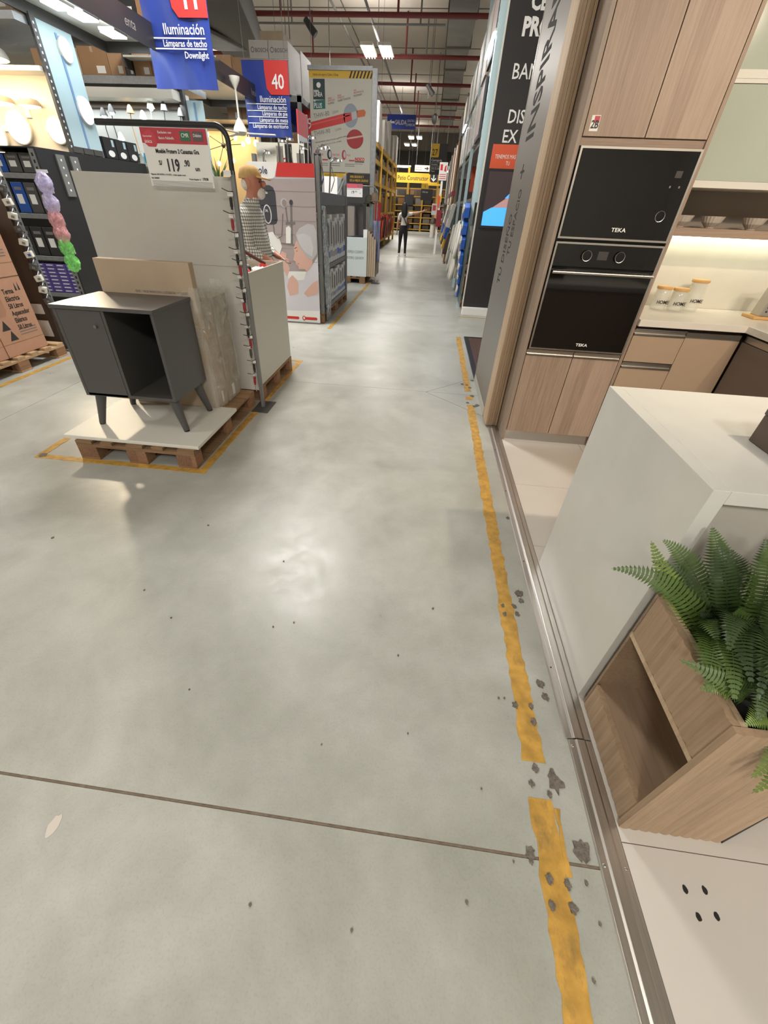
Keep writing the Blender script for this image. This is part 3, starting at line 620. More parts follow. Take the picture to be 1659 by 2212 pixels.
# fern
fern = thing('fern', 'green sword fern spilling out of the fluted oak planter', 'fern', (0.93, 0.72, 0.56))
def frond(p0, p1, p2, nrm, m, wmax, n=34):
    mb = MB(); P = []; nrm = Vector(nrm).normalized()
    for i in range(n+1):
        q = i/n; P.append(Vector(p0)*(1-q)**2 + Vector(p1)*2*q*(1-q) + Vector(p2)*q*q)
    mb.tube(P, [0.0019*(1-0.75*i/n) for i in range(n+1)], 4)
    for i in range(3, n):
        q = i/n; d = (P[i+1]-P[i-1]).normalized()
        side = nrm.cross(d)
        if side.length < 0.25: side = Vector((0, 0, 1)).cross(d)
        side.normalize(); upv = d.cross(side).normalized()
        wl = wmax*(min(1, 0.55+q*1.6) if q < 0.6 else (1-q)/0.4*0.93+0.07)
        step = (P[i+1]-P[i]).length
        for sg in (-1, 1):
            o = P[i] + upv*0.0005
            tip = o + side*sg*wl + d*wl*0.28 + upv*(random.uniform(-0.16, 0.04)*wl)
            mid = o + side*sg*wl*0.55 + d*wl*0.12 + upv*wl*0.06
            hw = d*min(step*0.44, 0.0055)
            k = len(mb.v); mb.v += [o-hw*0.7, o+hw*0.7, mid+hw, tip, mid-hw]
            mb.f += [(k, k+1, k+2, k+4), (k+4, k+2, k+3)]
    return mb.build('frond', m, fern)
FR = [  # base, mid, tip
 ((0.90, 0.76, 0.57), (0.70, 0.80, 0.83), (0.555, 0.83, 0.776), M_fern, 0.034), ((0.90, 0.78, 0.57), (0.70, 0.79, 0.74), (0.625, 0.85, 0.865), M_fern3, 0.034),
 ((0.91, 0.80, 0.57), (0.75, 0.84, 0.84), (0.668, 0.875, 0.852), M_fern, 0.036), ((0.90, 0.79, 0.57), (0.73, 0.80, 0.82), (0.655, 0.85, 0.80), M_fern2, 0.034),
 ((0.93, 0.78, 0.57), (0.80, 0.79, 0.82), (0.765, 0.84, 0.897), M_fern2, 0.042), ((0.96, 0.76, 0.57), (0.86, 0.75, 0.86), (0.805, 0.78, 0.965), M_fern, 0.046),
 ((0.97, 0.72, 0.57), (0.88, 0.70, 0.86), (0.83, 0.71, 0.905), M_fern2, 0.046), ((0.95, 0.74, 0.57), (0.90, 0.80, 0.84), (0.88, 0.86, 0.90), M_fern2, 0.042),
 ((0.90, 0.78, 0.57), (0.80, 0.72, 0.78), (0.775, 0.56, 0.66), M_fern, 0.044), ((0.92, 0.80, 0.57), (0.80, 0.76, 0.82), (0.80, 0.58, 0.70), M_fern2, 0.044),
 ((0.88, 0.80, 0.57), (0.78, 0.76, 0.74), (0.775, 0.64, 0.65), M_fern, 0.040), ((0.93, 0.76, 0.57), (0.84, 0.68, 0.82), (0.83, 0.53, 0.70), M_fern, 0.044),
 ((0.95, 0.72, 0.57), (0.87, 0.64, 0.82), (0.86, 0.50, 0.72), M_fern2, 0.044), ((0.93, 0.68, 0.57), (0.84, 0.62, 0.76), (0.80, 0.52, 0.66), M_fern2, 0.042),
 ((0.88, 0.64, 0.57), (0.80, 0.60, 0.70), (0.735, 0.60, 0.632), M_fern3, 0.038), ((0.90, 0.60, 0.57), (0.84, 0.54, 0.69), (0.785, 0.52, 0.64), M_fern3, 0.038),
 ((0.94, 0.58, 0.57), (0.88, 0.50, 0.72), (0.835, 0.465, 0.52), M_fern3, 0.040), ((0.96, 0.56, 0.57), (0.90, 0.48, 0.70), (0.86, 0.455, 0.47), M_fern3, 0.036),
 ((1.0, 0.68, 0.57), (0.95, 0.60, 0.84), (0.94, 0.50, 0.80), M_fern2, 0.044), ((0.98, 0.64, 0.57), (0.92, 0.56, 0.80), (0.90, 0.48, 0.70), M_fern, 0.044),
 ((0.92, 0.72, 0.57), (0.84, 0.74, 0.78), (0.78, 0.70, 0.74), M_fern2, 0.042), ((0.94, 0.70, 0.57), (0.85, 0.68, 0.76), (0.79, 0.62, 0.72), M_fern2, 0.042),
 ((0.90, 0.70, 0.57), (0.84, 0.66, 0.70), (0.80, 0.58, 0.64), M_fern, 0.040), ((1.02, 0.74, 0.57), (1.0, 0.72, 0.86), (0.98, 0.66, 0.92), M_fern2, 0.044),
 ((0.96, 0.80, 0.57), (0.88, 0.84, 0.80), (0.84, 0.88, 0.84), M_fern2, 0.040), ((1.04, 0.80, 0.57), (1.04, 0.84, 0.84), (1.02, 0.88, 0.92), M_fern, 0.042),
 ((1.0, 0.60, 0.57), (0.98, 0.52, 0.78), (0.97, 0.46, 0.66), M_fern2, 0.042), ((0.89, 0.74, 0.57), (0.83, 0.76, 0.70), (0.79, 0.78, 0.70), M_fern2, 0.038)]
for q, (a, b, c, m, wl) in enumerate(FR):
    frond(a, b, c, (-0.45, -0.62, 0.64), m, wl)
    if 7 < q < 15 or q > 17:
        j = lambda p, r: tuple(v+random.uniform(-r, r) for v in p)
        frond(j(a, 0.02), j(b, 0.05), j(c, 0.06), (-0.3+random.uniform(-.3, .3), -0.5, 0.8), [M_fern, M_fern2][q % 2], wl*random.uniform(0.85, 1.05))

# wood post and steel fin by the kitchen
t = thing('wood_clad_column', 'oak clad column with fluted front beside the oven tower', 'column', (0.70, 3.55, 0))
box('side_face', M_oaky, t, 0.647, 0.652, 3.452, 3.668, 0.012, 3.4)
for k, (a, b, dy) in enumerate(((0.6525, 0.668, 0.0), (0.669, 0.69, 0.006), (0.691, 0.706, 0.002), (0.707, 0.728, 0.010), (0.729, 0.7455, 0.004))):
    box('front_slat', M_flute, t, a, b, 3.45+dy, 3.47, 0.012, 3.4, 0.001)
box('core', M_brown, t, 0.653, 0.745, 3.471, 3.668, 0.0095, 3.4)
t = thing('steel_sign_panel', 'brushed steel side panel with cut-out lettering behind the oak column', 'sign panel', (0.66, 4.15, 0))
box('sheet', M_steelpanel, t, 0.648, 0.66, 3.67, 4.655, 0.075, 3.4, 0.001); box('edge', M_alu, t, 0.645, 0.662, 4.655, 4.668, 0.075, 3.4)
box('base_strip', mat('pale_base', (176, 176, 168), 0.5), t, 0.645, 0.664, 3.67, 4.67, 0.0005, 0.0745)
VF = ((0, 0, 1), (0, 1, 0))
txt(t, 'INSPIRAR', (0.6475, 4.06, 1.925), 0.42, M_soil, fr=VF, sx=0.44, bold=0.007)
txt(t, '+', (0.6475, 4.10, 1.70), 0.34, M_soil, fr=VF, sx=0.55)
txt(t, 'TU DISEÑO', (0.6475, 4.28, 0.99), 0.19, M_soil, fr=VF, sx=0.52, bold=0.001); txt(t, 'TU ESPACIO', (0.6475, 4.06, 1.22), 0.17, M_soil, fr=VF, sx=0.46, bold=0.001)
t = thing('floor_sample_platform', 'low dark brown plank platform with a black edge behind the steel panel', 'platform', (1.0, 5.6, 0))
box('edge', M_black, t, 0.645, 0.70, 4.68, 6.60, 0.0005, 0.02); box('edge', M_black, t, 0.70, 2.2, 6.56, 6.60, 0.0005, 0.02)
M_dkw = wood('dark_plank', (66, 48, 38), (104, 78, 62), 'Y', 0.16, 0.4)
for k in range(9): box('plank', M_dkw, t, 0.701+0.165*k, 0.864+0.165*k, 4.68, 6.555, 0.0005, 0.018)

# ================================================================== LEFT PALLET DISPLAY
def pallet(label, x0, y0, W, D, z0=0.0, group=None, along='Y', m1=None, m2=None):
    """block pallet, stringers run along 'along'"""
    t = thing('wooden_pallet', label, 'pallet', (x0+W/2, y0+D/2, z0), group)
    m1 = m1 or M_pal; m2 = m2 or M_palr
    bw = 0.145 if along == 'Y' else 0.1
    xs = [x0, x0+W/2-0.07, x0+W-0.14]; ys = [y0, y0+D/2-0.05, y0+D-0.1]
    if along == 'X': xs = [x0, x0+W/2-0.05, x0+W-0.1]; ys = [y0, y0+D/2-0.07, y0+D-0.14]
    bx, by = (0.14, 0.10) if along == 'Y' else (0.10, 0.14)
    for x in xs:
        for y in ys: box('block', m2, t, x, x+bx, y, y+by, z0+0.018, z0+0.098, 0.003)
    if along == 'Y':
        for x in xs: box('bottom_board', m1, t, x, x+0.14, y0, y0+D, z0+0.0005, z0+0.0175, 0.002)
        for y in ys: box('stringer', m1, t, x0, x0+W, y, y+0.10, z0+0.0985, z0+0.12, 0.002)
        n = 5; st = (W-0.12)/(n-1)
        for k in range(n): box('deck_board', m1, t, x0+st*k, x0+st*k+(0.145 if k % 2 == 0 else 0.1)*0.83, y0, y0+D, z0+0.1205, z0+0.143, 0.002)
    else:
        for y in ys: box('bottom_board', m1, t, x0, x0+W, y, y+0.14, z0+0.0005, z0+0.0175, 0.002)
        for x in xs: box('stringer', m1, t, x, x+0.10, y0, y0+D, z0+0.0985, z0+0.12, 0.002)
        n = 7; st = (D-0.1)/(n-1)
        for k in range(n): box('deck_board', m1, t, x0, x0+W, y0+st*k, y0+st*k+0.095, z0+0.1205, z0+0.143, 0.002)
    return t
pallet('worn wooden pallet under the charcoal cabinet', -2.325, 2.31, 0.865, 1.18)
pallet('wooden pallet under the tall cream bin', -2.30, 3.62, 0.875, 0.98)
b = box('display_board', M_white, None, -2.415, -1.43, 2.33, 3.015, 0.1435, 0.168, 0.003); tag(b, 'white display board lying on the front pallet', 'board')
# charcoal cabinet
t = thing('sideboard', 'charcoal two-bay cabinet on splayed legs, displayed on a pallet', 'cabinet', (-1.935, 2.75, 0.1685))
x0, x1, y0, y1, z0, z1 = -2.26, -1.61, 2.50, 2.975, 0.40, 0.945
box('top', M_char, t, x0-0.012, x1+0.006, y0-0.012, y1, z1, z1+0.022, 0.002)
box('side', M_char, t, x0, x0+0.02, y0, y1-0.01, z0, z1, 0.001); box('side', M_char, t, x1-0.02, x1, y0, y1-0.01, z0, z1, 0.001)
box('bottom', M_char, t, x0+0.02, x1-0.02, y0, y1-0.01, z0, z0+0.02); box('back', M_chardk, t, x0+0.02, x1-0.02, y1-0.02, y1-0.01, z0+0.02, z1)
box('divider', M_char, t, -1.95, -1.93, y0+0.002, y1-0.02, z0+0.02, z1)
d = box('door', M_char, t, x0+0.022, -1.952, y0, y0+0.018, z0+0.004, z1-0.003, 0.001)
MB().lathe([(0.0, y0-0.018), (0.010, y0-0.016), (0.010, y0-0.010), (0.005, y0-0.004), (0.005, y0)], (-2.005, 0, 0.855), 14, 'Y').build('knob', mat('knob_grey', (105, 102, 98), 0.4), d, smooth=True)
for (xa, ya, xb, yb) in ((-2.20, 2.56, -2.263, 2.545), (-1.665, 2.56, -1.615, 2.545), (-1.665, 2.90, -1.615, 2.93), (-2.20, 2.90, -2.263, 2.93)):
    MB().tube([(xa, ya, z0), (xb, yb, 0.176)], [0.036, 0.021], 14).build('leg', M_char, t, smooth=True)
    MB().tube([(xb, yb, 0.176), (xb, yb, 0.1685)], [0.0195, 0.0195], 14).build('foot_cap', M_black, t)
# cartons behind it
def carton(name, label, x0, x1, y0, y1, z0, z1, m=None, group=None, tape=True, lab=None):
    t = thing(name, label, 'carton', ((x0+x1)/2, (y0+y1)/2, z0), group)
    box('body', m or M_kraft, t, x0, x1, y0, y1, z0, z1, 0.004)
    if tape:
        xm = (x0+x1)/2; box('tape', mat('brown_tape', (150, 120, 88), 0.25), t, xm-0.02, xm+0.02, y0-0.0008, y0, z1-0.06, z1-0.002)
    if lab == 'F': box('label_sticker', M_paper, t, x0+(x1-x0)*0.55, x0+(x1-x0)*0.85, y0-0.001, y0-0.0002, z0+(z1-z0)*0.08, z0+(z1-z0)*0.34)
    if lab == 'R': box('label_sticker', M_paper, t, x1+0.0002, x1+0.001, y0+(y1-y0)*0.3, y0+(y1-y0)*0.5, z0+0.03, z0+0.12)
    return t
t = carton('carton', 'tall pale cardboard carton standing right behind the charcoal cabinet', -2.25, -1.575, 2.985, 3.05, 0.1685, 1.165, M_kraft2, tape=False)
txt(t, 'DISEÑO - MUEBLES Y DECORACION - 2023', (-1.62, 2.984, 0.99), 0.02, M_inkg, fr=((-1, 0, 0), (0, 0, -1)))
carton('carton', 'film wrapped flat carton at the pallet edge, first of two', -2.22, -1.575, 3.055, 3.20, 0.145, 0.90, M_kraft2, tape=False, lab='R')
carton('carton', 'film wrapped flat carton against the grey divider panel', -2.22, -1.56, 3.21, 3.44, 0.145, 0.93, mat('greyed_cardboard', (158, 142, 120), 0.8, var=0.06), tape=False, lab='R')
def wrap(name, label, ring, z0, z1, cat='plastic film', m=None, rows=14, amp=0.012, topcap=True):
    n = len(ring); mb = MB(); vs = []
    for i in range(rows+1):
        z = z0+(z1-z0)*i/rows
        for k, (x, y) in enumerate(ring):
            vs.append((x+random.uniform(-amp, amp)*0.6+0.004, y+random.uniform(-amp, amp), z+random.uniform(-amp, amp)*(0.3 if i else 0)+(random.uniform(0, 0.05) if i == rows else 0)))
    fs = [(i*n+k, i*n+k+1, (i+1)*n+k+1, (i+1)*n+k) for i in range(rows) for k in range(n-1)]
    mb.add(vs, fs); return tag(mb.build(name, m or M_film, None, smooth=True), label, cat)
ring = [(-1.60-0.03*k, 2.975) for k in range(3, -1, -1)] + [(-1.555, 2.985+0.02*k) for k in range(0, 23)] + [(-1.56-0.04*k, 3.455) for k in range(4)]
wrap('stretch_film', 'crinkled clear film wrapped round the cartons behind the cabinet', ring, 0.16, 0.98, rows=26)
mb = MB(); vs = []; NX, NY = 26, 8
for j in range(NY+1):
    for i in range(NX+1):
        vs.append((-2.24+0.70*i/NX, 2.978+0.022*j+random.uniform(-0.006, 0.006), 0.972+random.uniform(-0.008, 0.012)+(0.012 if j else 0)-(0.0 if i < NX-1 else 0.03)))
mb.add(vs, [(j*(NX+1)+i, j*(NX+1)+i+1, (j+1)*(NX+1)+i+1, (j+1)*(NX+1)+i) for j in range(NY) for i in range(NX)])
# hanging torn film flap
mb2 = MB(); vs = []; N = 12
for j in range(N+1):
    for i in range(N+1):
        s = i/N; q = j/N
        vs.append((-1.545+random.uniform(-0.01, 0.012), 3.0+0.42*s, 0.985-0.32*q*(0.45+0.55*math.sin(math.pi*s)**2)+random.uniform(-0.012, 0.012)))
mb2.add(vs, [(j*(N+1)+i, j*(N+1)+i+1, (j+1)*(N+1)+i+1, (j+1)*(N+1)+i) for j in range(N) for i in range(N)])
o = mb2.build('film_flap', M_film, None, smooth=True); tag(o, 'torn flap of clear film hanging over the wrapped cartons', 'plastic film')
# divider, post, frame
t = thing('divider_panel', 'plain grey divider board behind the charcoal cabinet', 'panel', (-2.0, 3.53, 0.144))
box('lower_board', M_grey, t, -2.575, -1.405, 3.50, 3.518, 0.144, 1.10, 0.002); box('upper_board', M_grey, t, -2.58, -1.405, 3.494, 3.512, 1.102, 1.628, 0.002)
t = thing('sign_post', 'grey post with a black bent tube carrying the price sign', 'post', (-1.375, 3.47, 0))
box('base_plate', M_dkgrey, t, -1.45, -1.30, 3.34, 3.60, 0.0009, 0.006, 0.001)
box('upright', M_gpost, t, -1.393, -1.365, 3.455, 3.485, 0.006, 1.66, 0.002)
path = [(-1.379, 3.47, 1.64), (-1.379, 3.47, 1.74)] + [tuple(p) for p in arc((-1.459, 3.47, 1.80), 0.08, 0, 90, 8)] + [(-1.6, 3.47, 1.88), (-2.27, 3.47, 1.88)]
MB().tube(path, 0.017, 10).build('bent_tube', M_black, t, smooth=True)
box('price_rail_clip', M_paper, t, -1.43, -1.38, 3.44, 3.448, 1.63, 1.66)
t = thing('price_sign', 'crimson and white price board reading 119.90 on the post', 'price sign', (-1.73, 3.44, 1.56))
box('board', M_paper, t, -1.962, -1.508, 3.444, 3.448, 1.562, 1.86, 0.001)
yb = 3.444
flat(t, 'header', M_crim, [(-1.96, 1.782), (-1.51, 1.782), (-1.51, 1.858), (-1.96, 1.858)], yb)
flat(t, 'badge', mat('badge_red', (196, 66, 76), 0.5), [(-1.955, 1.79), (-1.92, 1.765), (-1.87, 1.765), (-1.858, 1.78), (-1.862, 1.825), (-1.90, 1.85), (-1.945, 1.825)], yb-0.001)
flat(t, 'card_logo', M_green, [(-1.69, 1.797), (-1.62, 1.797), (-1.62, 1.845), (-1.69, 1.845)], yb-0.001); flat(t, 'card_logo', mat('card_grey', (92, 84, 84), 0.5), [(-1.605, 1.797), (-1.535, 1.797), (-1.535, 1.845), (-1.605, 1.845)], yb-0.001)
yt = yb-0.0022
for s, x, z, h, m in (('única', -1.942, 1.783, 0.027, M_signw), ('Oportunidad', -1.948, 1.812, 0.013, M_signw), ('Exclusivo con', -1.84, 1.83, 0.019, M_signw), ('Banco Falabella', -1.84, 1.803, 0.019, M_signw), ('CMR', -1.683, 1.815, 0.028, M_signw), ('Débito', -1.60, 1.818, 0.022, M_signw)):
    txt(t, s, (x, yt, z), h, m, sx=0.9)
txt(t, 'Mueble Frutero 2 Canastas Gra', (-1.73, yt, 1.735), 0.030, M_ink, align='CENTER', sx=0.78, bold=0.0007)
txt(t, 'S/', (-1.875, yt, 1.675), 0.032, M_ink, bold=0.0006); txt(t, '119', (-1.825, yt, 1.645), 0.088, M_ink, sx=0.72, bold=0.0022); txt(t, '.90', (-1.70, yt, 1.672), 0.046, M_ink, sx=0.75, bold=0.001); txt(t, 'un', (-1.625, yt, 1.65), 0.033, M_ink, bold=0.0006)
txt(t, 'Vigencia: 04/12/2023 a 31/12/23  o hasta agotar stock', (-1.95, yt, 1.622), 0.0115, M_ink); txt(t, 'Precio Regular S/', (-1.68, yt, 1.602), 0.012, M_ink); txt(t, '179.90', (-1.585, yt, 1.602), 0.019, M_ink, sx=0.8, bold=0.0005); txt(t, 'Ref. 000000', (-1.95, yt, 1.602), 0.0115, M_ink)
for k in range(5): flat(t, 'small_print', M_inkg, [(-1.95, 1.592-0.0065*k), (-1.52, 1.592-0.0065*k), (-1.52, 1.590-0.0065*k), (-1.95, 1.590-0.0065*k)], yb)
# hooks with hanging hand tools down the post
M_tred = mat('tool_red', (150, 40, 50), 0.4)
zt = [1.52, 1.40, 1.29, 1.19, 1.12, 1.03, 0.94, 0.87, 0.77, 0.68, 0.60, 0.52, 0.40, 0.29]
for i, z in enumerate(zt):
    xx = -1.40-0.012*(i % 2); kind = i % 3
    t = thing('hanging_tool', f'{["black-handled", "red-handled", "grey-handled"][kind]} screwdriver hanging on the sign post, {ORD[i]} from the top', 'screwdriver', (xx, 3.45, z), 'tools hanging on the sign post')
    MB().tube([(xx+0.012, 3.453, z+0.03), (xx+0.0, 3.40, z+0.03), (xx-0.03, 3.37, z+0.045)], 0.003, 6).build('hook', M_dkgrey, t)
    box('price_card', M_paper, t, xx-0.022, xx+0.018, 3.434, 3.436, z+0.005, z+0.026)
    MB().lathe([(0.004, z), (0.010, z-0.006), (0.011, z-0.05), (0.007, z-0.06), (0.008, z-0.07)], (xx, 3.43, 0), 10).build('handle', [M_black, M_tred, M_dkgrey][kind], t, smooth=True)
    MB().tube([(xx, 3.43, z-0.07), (xx+0.002, 3.43, z-0.13)], 0.0032, 6).build('shaft', M_chrome, t, smooth=True)
# bin
t = thing('display_bin', 'tall cream open-top bin standing on a pallet behind the post', 'bin', (-1.9, 4.1, 0.144))
bx0, bx1, by0, by1, bz0, bz1 = -2.30, -1.43, 3.63, 4.60, 0.1435, 1.045
box('side', M_cream, t, bx1-0.016, bx1, by0, by1, bz0, bz1, 0.002); box('side', M_cream, t, bx0, bx0+0.016, by0, by1, bz0, bz1, 0.002)
box('end', M_cream, t, bx0+0.016, bx1-0.016, by0, by0+0.016, bz0, bz1, 0.002); box('end', M_cream, t, bx0+0.016, bx1-0.016, by1-0.016, by1, bz0, bz1, 0.002)
box('bottom', M_cream, t, bx0+0.016, bx1-0.016, by0+0.016, by1-0.016, 0.86, 0.875)
pk = [(-1.55, 3.85, M_signw), (-1.62, 4.05, M_red), (-1.55, 4.25, M_signw), (-1.75, 4.15, M_kraft), (-1.58, 4.42, M_red), (-1.85, 3.9, M_signw), (-1.75, 4.4, M_black)]
for i, (x, y, m) in enumerate(pk):
    mb = MB().ball((x, y, 0.955), (0.085, 0.075, 0.075), 10, 7)
    for v in mb.v: v += Vector((random.uniform(-.014, .014), random.uniform(-.014, .014), random.uniform(-.014, .014)))
    o = mb.build('wrapped_packet', m, None, smooth=True)
    tag(o, ['white packet in the bin nearest the post', 'red packet in the front of the cream bin', 'white packet in the middle of the cream bin', 'brown packet lying deep in the cream bin', 'red packet at the far end of the cream bin', 'white packet at the left of the cream bin', 'black packet at the far left of the bin'][i], 'packet', 'packets in the cream bin')
t = thing('hammer', 'dark red hammer sticking out of the cream bin', 'hammer', (-1.62, 4.3, 1.0))
MB().tube([(-1.78, 4.35, 1.16), (-1.56, 4.45, 1.03)], 0.014, 8).build('handle', mat('maroon', (92, 44, 40), 0.5), t, smooth=True)
MB().box(-1.83, -1.75, 4.32, 4.37, 1.13, 1.19).build('head', M_tred, t, 0.006)

# ================================================================== POSTER DISPLAY (shower accessories)
t = thing('shower_poster', 'tall shower heater advertising board at the end of the tap rack', 'poster', (-2.05, 6.85, 0))
Y = 6.84
box('board', M_robe, t, -2.50, -1.60, Y, Y+0.02, 0.02, 1.917); box('foot_rail', M_galv, t, -2.5, -1.6, Y-0.01, Y+0.03, 0.0005, 0.02)
def F(n, m, pts, lv=1): return flat(t, n, m, pts, Y-0.0012*(lv-1), 0.0012)
F('tiled_wall', M_mauve, [(-2.5, 0.70), (-1.6, 0.70), (-1.6, 1.765), (-2.5, 1.745)])
for z in (1.62, 1.46, 1.30, 1.14, 0.98, 0.82): F('tile_line', M_mauved, [(-2.5, z), (-1.6, z+0.012), (-1.6, z+0.016), (-2.5, z+0.004)], 2)
F('red_band', M_red, [(-2.13, 1.772), (-1.6, 1.778), (-1.6, 1.917), (-2.09, 1.917)], 2)
F('white_tab', M_signw, [(-2.5, 1.744), (-2.17, 1.752), (-2.14, 1.775), (-2.085, 1.917), (-2.5, 1.917)], 2)
txt(t, 'sole', (-2.395, Y-0.0042, 1.80), 0.105, M_navy, sx=0.95, bold=0.001)
F('heater', M_heater, [(-2.40, 1.678), (-2.225, 1.683), (-2.175, 1.66), (-2.15, 1.60), (-2.15, 1.309), (-2.17, 1.27), (-2.206, 1.255), (-2.40, 1.251)], 2)
txt(t, 'sole', (-2.33, Y-0.0042, 1.59), 0.045, M_signw, bold=0.0004)
F('dial_ring', M_robe, ell(-2.288, 1.369, 0.058, 0.108), 3); F('dial', M_heater, ell(-2.288, 1.369, 0.045, 0.094), 4); txt(t, '38.', (-2.318, Y-0.0058, 1.395), 0.04, M_signw)
F('riser_bar', M_inkg, [(-1.985, 1.03), (-1.955, 1.03), (-1.925, 1.505), (-1.955, 1.505)], 2); F('shower_head', M_towel, ell(-2.04, 1.50, 0.047, 0.052), 3); F('shower_face', M_mauved, ell(-2.035, 1.50, 0.034, 0.04), 4)
F('shower_handle', M_inkg, [(-2.03, 1.46), (-2.01, 1.45), (-2.0, 1.29), (-2.02, 1.29)], 3); F('bar_top', M_heater, ell(-1.94, 1.51, 0.026, 0.03), 3); F('clamp', M_inkg, [(-2.04, 1.26), (-1.90, 1.27), (-1.90, 1.30), (-2.04, 1.29)], 3)
F('soap_shelf', M_inkg, [(-2.13, 1.035), (-1.93, 1.02), (-1.93, 1.038), (-2.13, 1.05)], 3); F('bottle', M_signw, [(-2.055, 1.045), (-1.985, 1.048), (-1.968, 1.225), (-2.0, 1.25), (-2.04, 1.225)], 4)
MB().tube([(-2.22, Y-0.002, 1.25), (-2.215, Y-0.002, 1.15), (-2.17, Y-0.002, 1.10), (-2.11, Y-0.002, 1.13), (-2.09, Y-0.002, 1.25), (-2.07, Y-0.002, 1.38)], 0.006, 5).build('hose_print', M_inkg, t)
F('robe', M_robe, [(-2.115, 0.606), (-2.017, 0.697), (-1.77, 0.709), (-1.683, 0.797), (-1.6, 0.903), (-1.6, 0.193), (-2.5, 0.16), (-2.5, 0.65)], 2)
F('bath_rim', M_signw, [(-2.09, 0.70), (-1.78, 0.71), (-1.82, 0.60), (-2.05, 0.58)], 3)
F('face', M_pskin, [(-1.896, 1.09), (-1.947, 0.999), (-1.94, 0.929), (-1.966, 0.846), (-1.93, 0.827), (-1.93, 0.80), (-1.897, 0.776), (-1.888, 0.735), (-1.799, 0.739), (-1.77, 0.709), (-1.683, 0.797), (-1.679, 0.859), (-1.752, 0.886), (-1.843, 0.993)], 4)
F('turban', M_towel, [(-1.903, 1.157), (-1.849, 1.226), (-1.726, 1.283), (-1.64, 1.273), (-1.602, 1.198), (-1.602, 0.95), (-1.679, 0.859), (-1.752, 0.886), (-1.843, 0.993), (-1.89, 1.09)], 5)
F('turban_fold', mat('print_towel_fold', (206, 204, 208), 0.6), [(-1.89, 1.15), (-1.79, 1.17), (-1.69, 1.14), (-1.65, 1.0), (-1.68, 0.90), (-1.78, 0.95), (-1.86, 1.04)], 6)
F('smile', M_crim, [(-1.915, 0.80), (-1.89, 0.80), (-1.88, 0.812)], 5); F('eye', M_ink, [(-1.915, 0.955), (-1.893, 0.958), (-1.90, 0.966)], 5); F('brow', M_ink, [(-1.935, 0.985), (-1.90, 1.0), (-1.90, 1.006), (-1.937, 0.992)], 5)
F('hand', M_pskin, [(-2.092, 0.50), (-2.05, 0.61), (-1.996, 0.655), (-1.935, 0.60), (-1.913, 0.55), (-1.925, 0.417), (-2.06, 0.376)], 4); F('hand', M_pskin, [(-1.834, 0.422), (-1.76, 0.50), (-1.696, 0.562), (-1.61, 0.609), (-1.61, 0.434), (-1.785, 0.38)], 4)
F('cloth', M_signw, [(-2.309, 1.16), (-2.24, 1.173), (-2.151, 1.099), (-2.119, 1.001), (-2.176, 0.877), (-2.228, 0.854), (-2.292, 1.053)], 4); F('hand', M_pskin, [(-2.19, 0.84), (-2.13, 0.95), (-2.059, 0.923), (-2.079, 0.841), (-2.026, 0.739), (-2.075, 0.63), (-2.107, 0.692)], 5)
F('footer', M_signw, [(-2.5, 0.16), (-1.6, 0.192), (-1.6, 0.021), (-2.5, 0.021)], 4); F('red_pill', M_red, [(-2.3, 0.055), (-1.945, 0.055), (-1.93, 0.075), (-1.945, 0.094), (-2.3, 0.094)], 5); F('red_pill', M_red, [(-1.86, 0.055), (-1.655, 0.055), (-1.64, 0.075), (-1.655, 0.096), (-1.86, 0.096), (-1.875, 0.075)], 5)
F('pill_dot', M_red, ell(-1.855, 0.077, 0.028, 0.034), 6); F('dot_mark', M_signw, ell(-1.855, 0.08, 0.014, 0.02), 7)
# rack
t = thing('tap_rack', 'grey steel rack of boxed taps and showers behind the poster', 'rack', (-1.95, 7.9, 0.144))
for x in (-2.45, -1.60):
    for y in (6.9, 9.0): box('upright', M_gpost, t, x, x+0.05, y, y+0.07, 0.144, 2.0 if y < 8 else 1.92, 0.002)
for z in (0.15, 0.70, 1.50):
    box('shelf', M_galv, t, -2.45, -1.56, 6.92, 9.07, z, z+0.06 if z < 1 else z+0.14, 0.002)
for k, z in enumerate((0.30, 0.9, 1.3, 1.75)):
    for y in (9.0,): 
        for q in range(2): box('slot', M_soil, t, -1.5545, -1.553, y+0.02+q*0.02, y+0.03+q*0.02, z, z+0.03)
MB().tube([(-1.58, 8.4, 1.64), (-1.58, 8.95, 1.85)], 0.018, 6).build('brace', M_gpost, t)
pallet('wooden pallet under the grey tap rack, nearer one', -2.45, 6.9, 0.9, 1.05); pallet('wooden pallet under the grey tap rack, farther one', -2.45, 8.0, 0.9, 1.05)
M_tbox = mat('tap_box_white', (200, 198, 196), 0.5); M_tbox2 = mat('tap_box_grey', (150, 146, 146), 0.5)
def tapbox(y, z, h, d, label):
    t = thing('tap_box', label, 'box', (-1.62, y+d/2, z), 'boxed taps on the grey rack')
    box('body', M_tbox, t, -1.72, -1.575, y, y+d, z, z+h, 0.002)
    box('window', M_tbox2, t, -1.575, -1.5742, y+d*0.2, y+d*0.8, z+h*0.35, z+h*0.9)
    box('blue_foot', M_bluehdpe if random.random() < .5 else M_tbox2, t, -1.575, -1.5742, y+0.004, y+d-0.004, z+h*0.12, z+h*0.26)
    MB().tube([(-1.573, y+d*0.5, z+h*0.4), (-1.573, y+d*0.5, z+h*0.85)], 0.012, 6).build('tap_print', M_inkg, t)
for r, (z, h) in enumerate(((0.215, 0.46), (0.765, 0.62))):
    for k in range(9): tapbox(7.25+k*0.195, z, h*(0.86+0.14*((k*7) % 3)/2), 0.18, f'white boxed tap on the {"lower" if r == 0 else "upper"} rack shelf, {ORD[k]} from the poster')
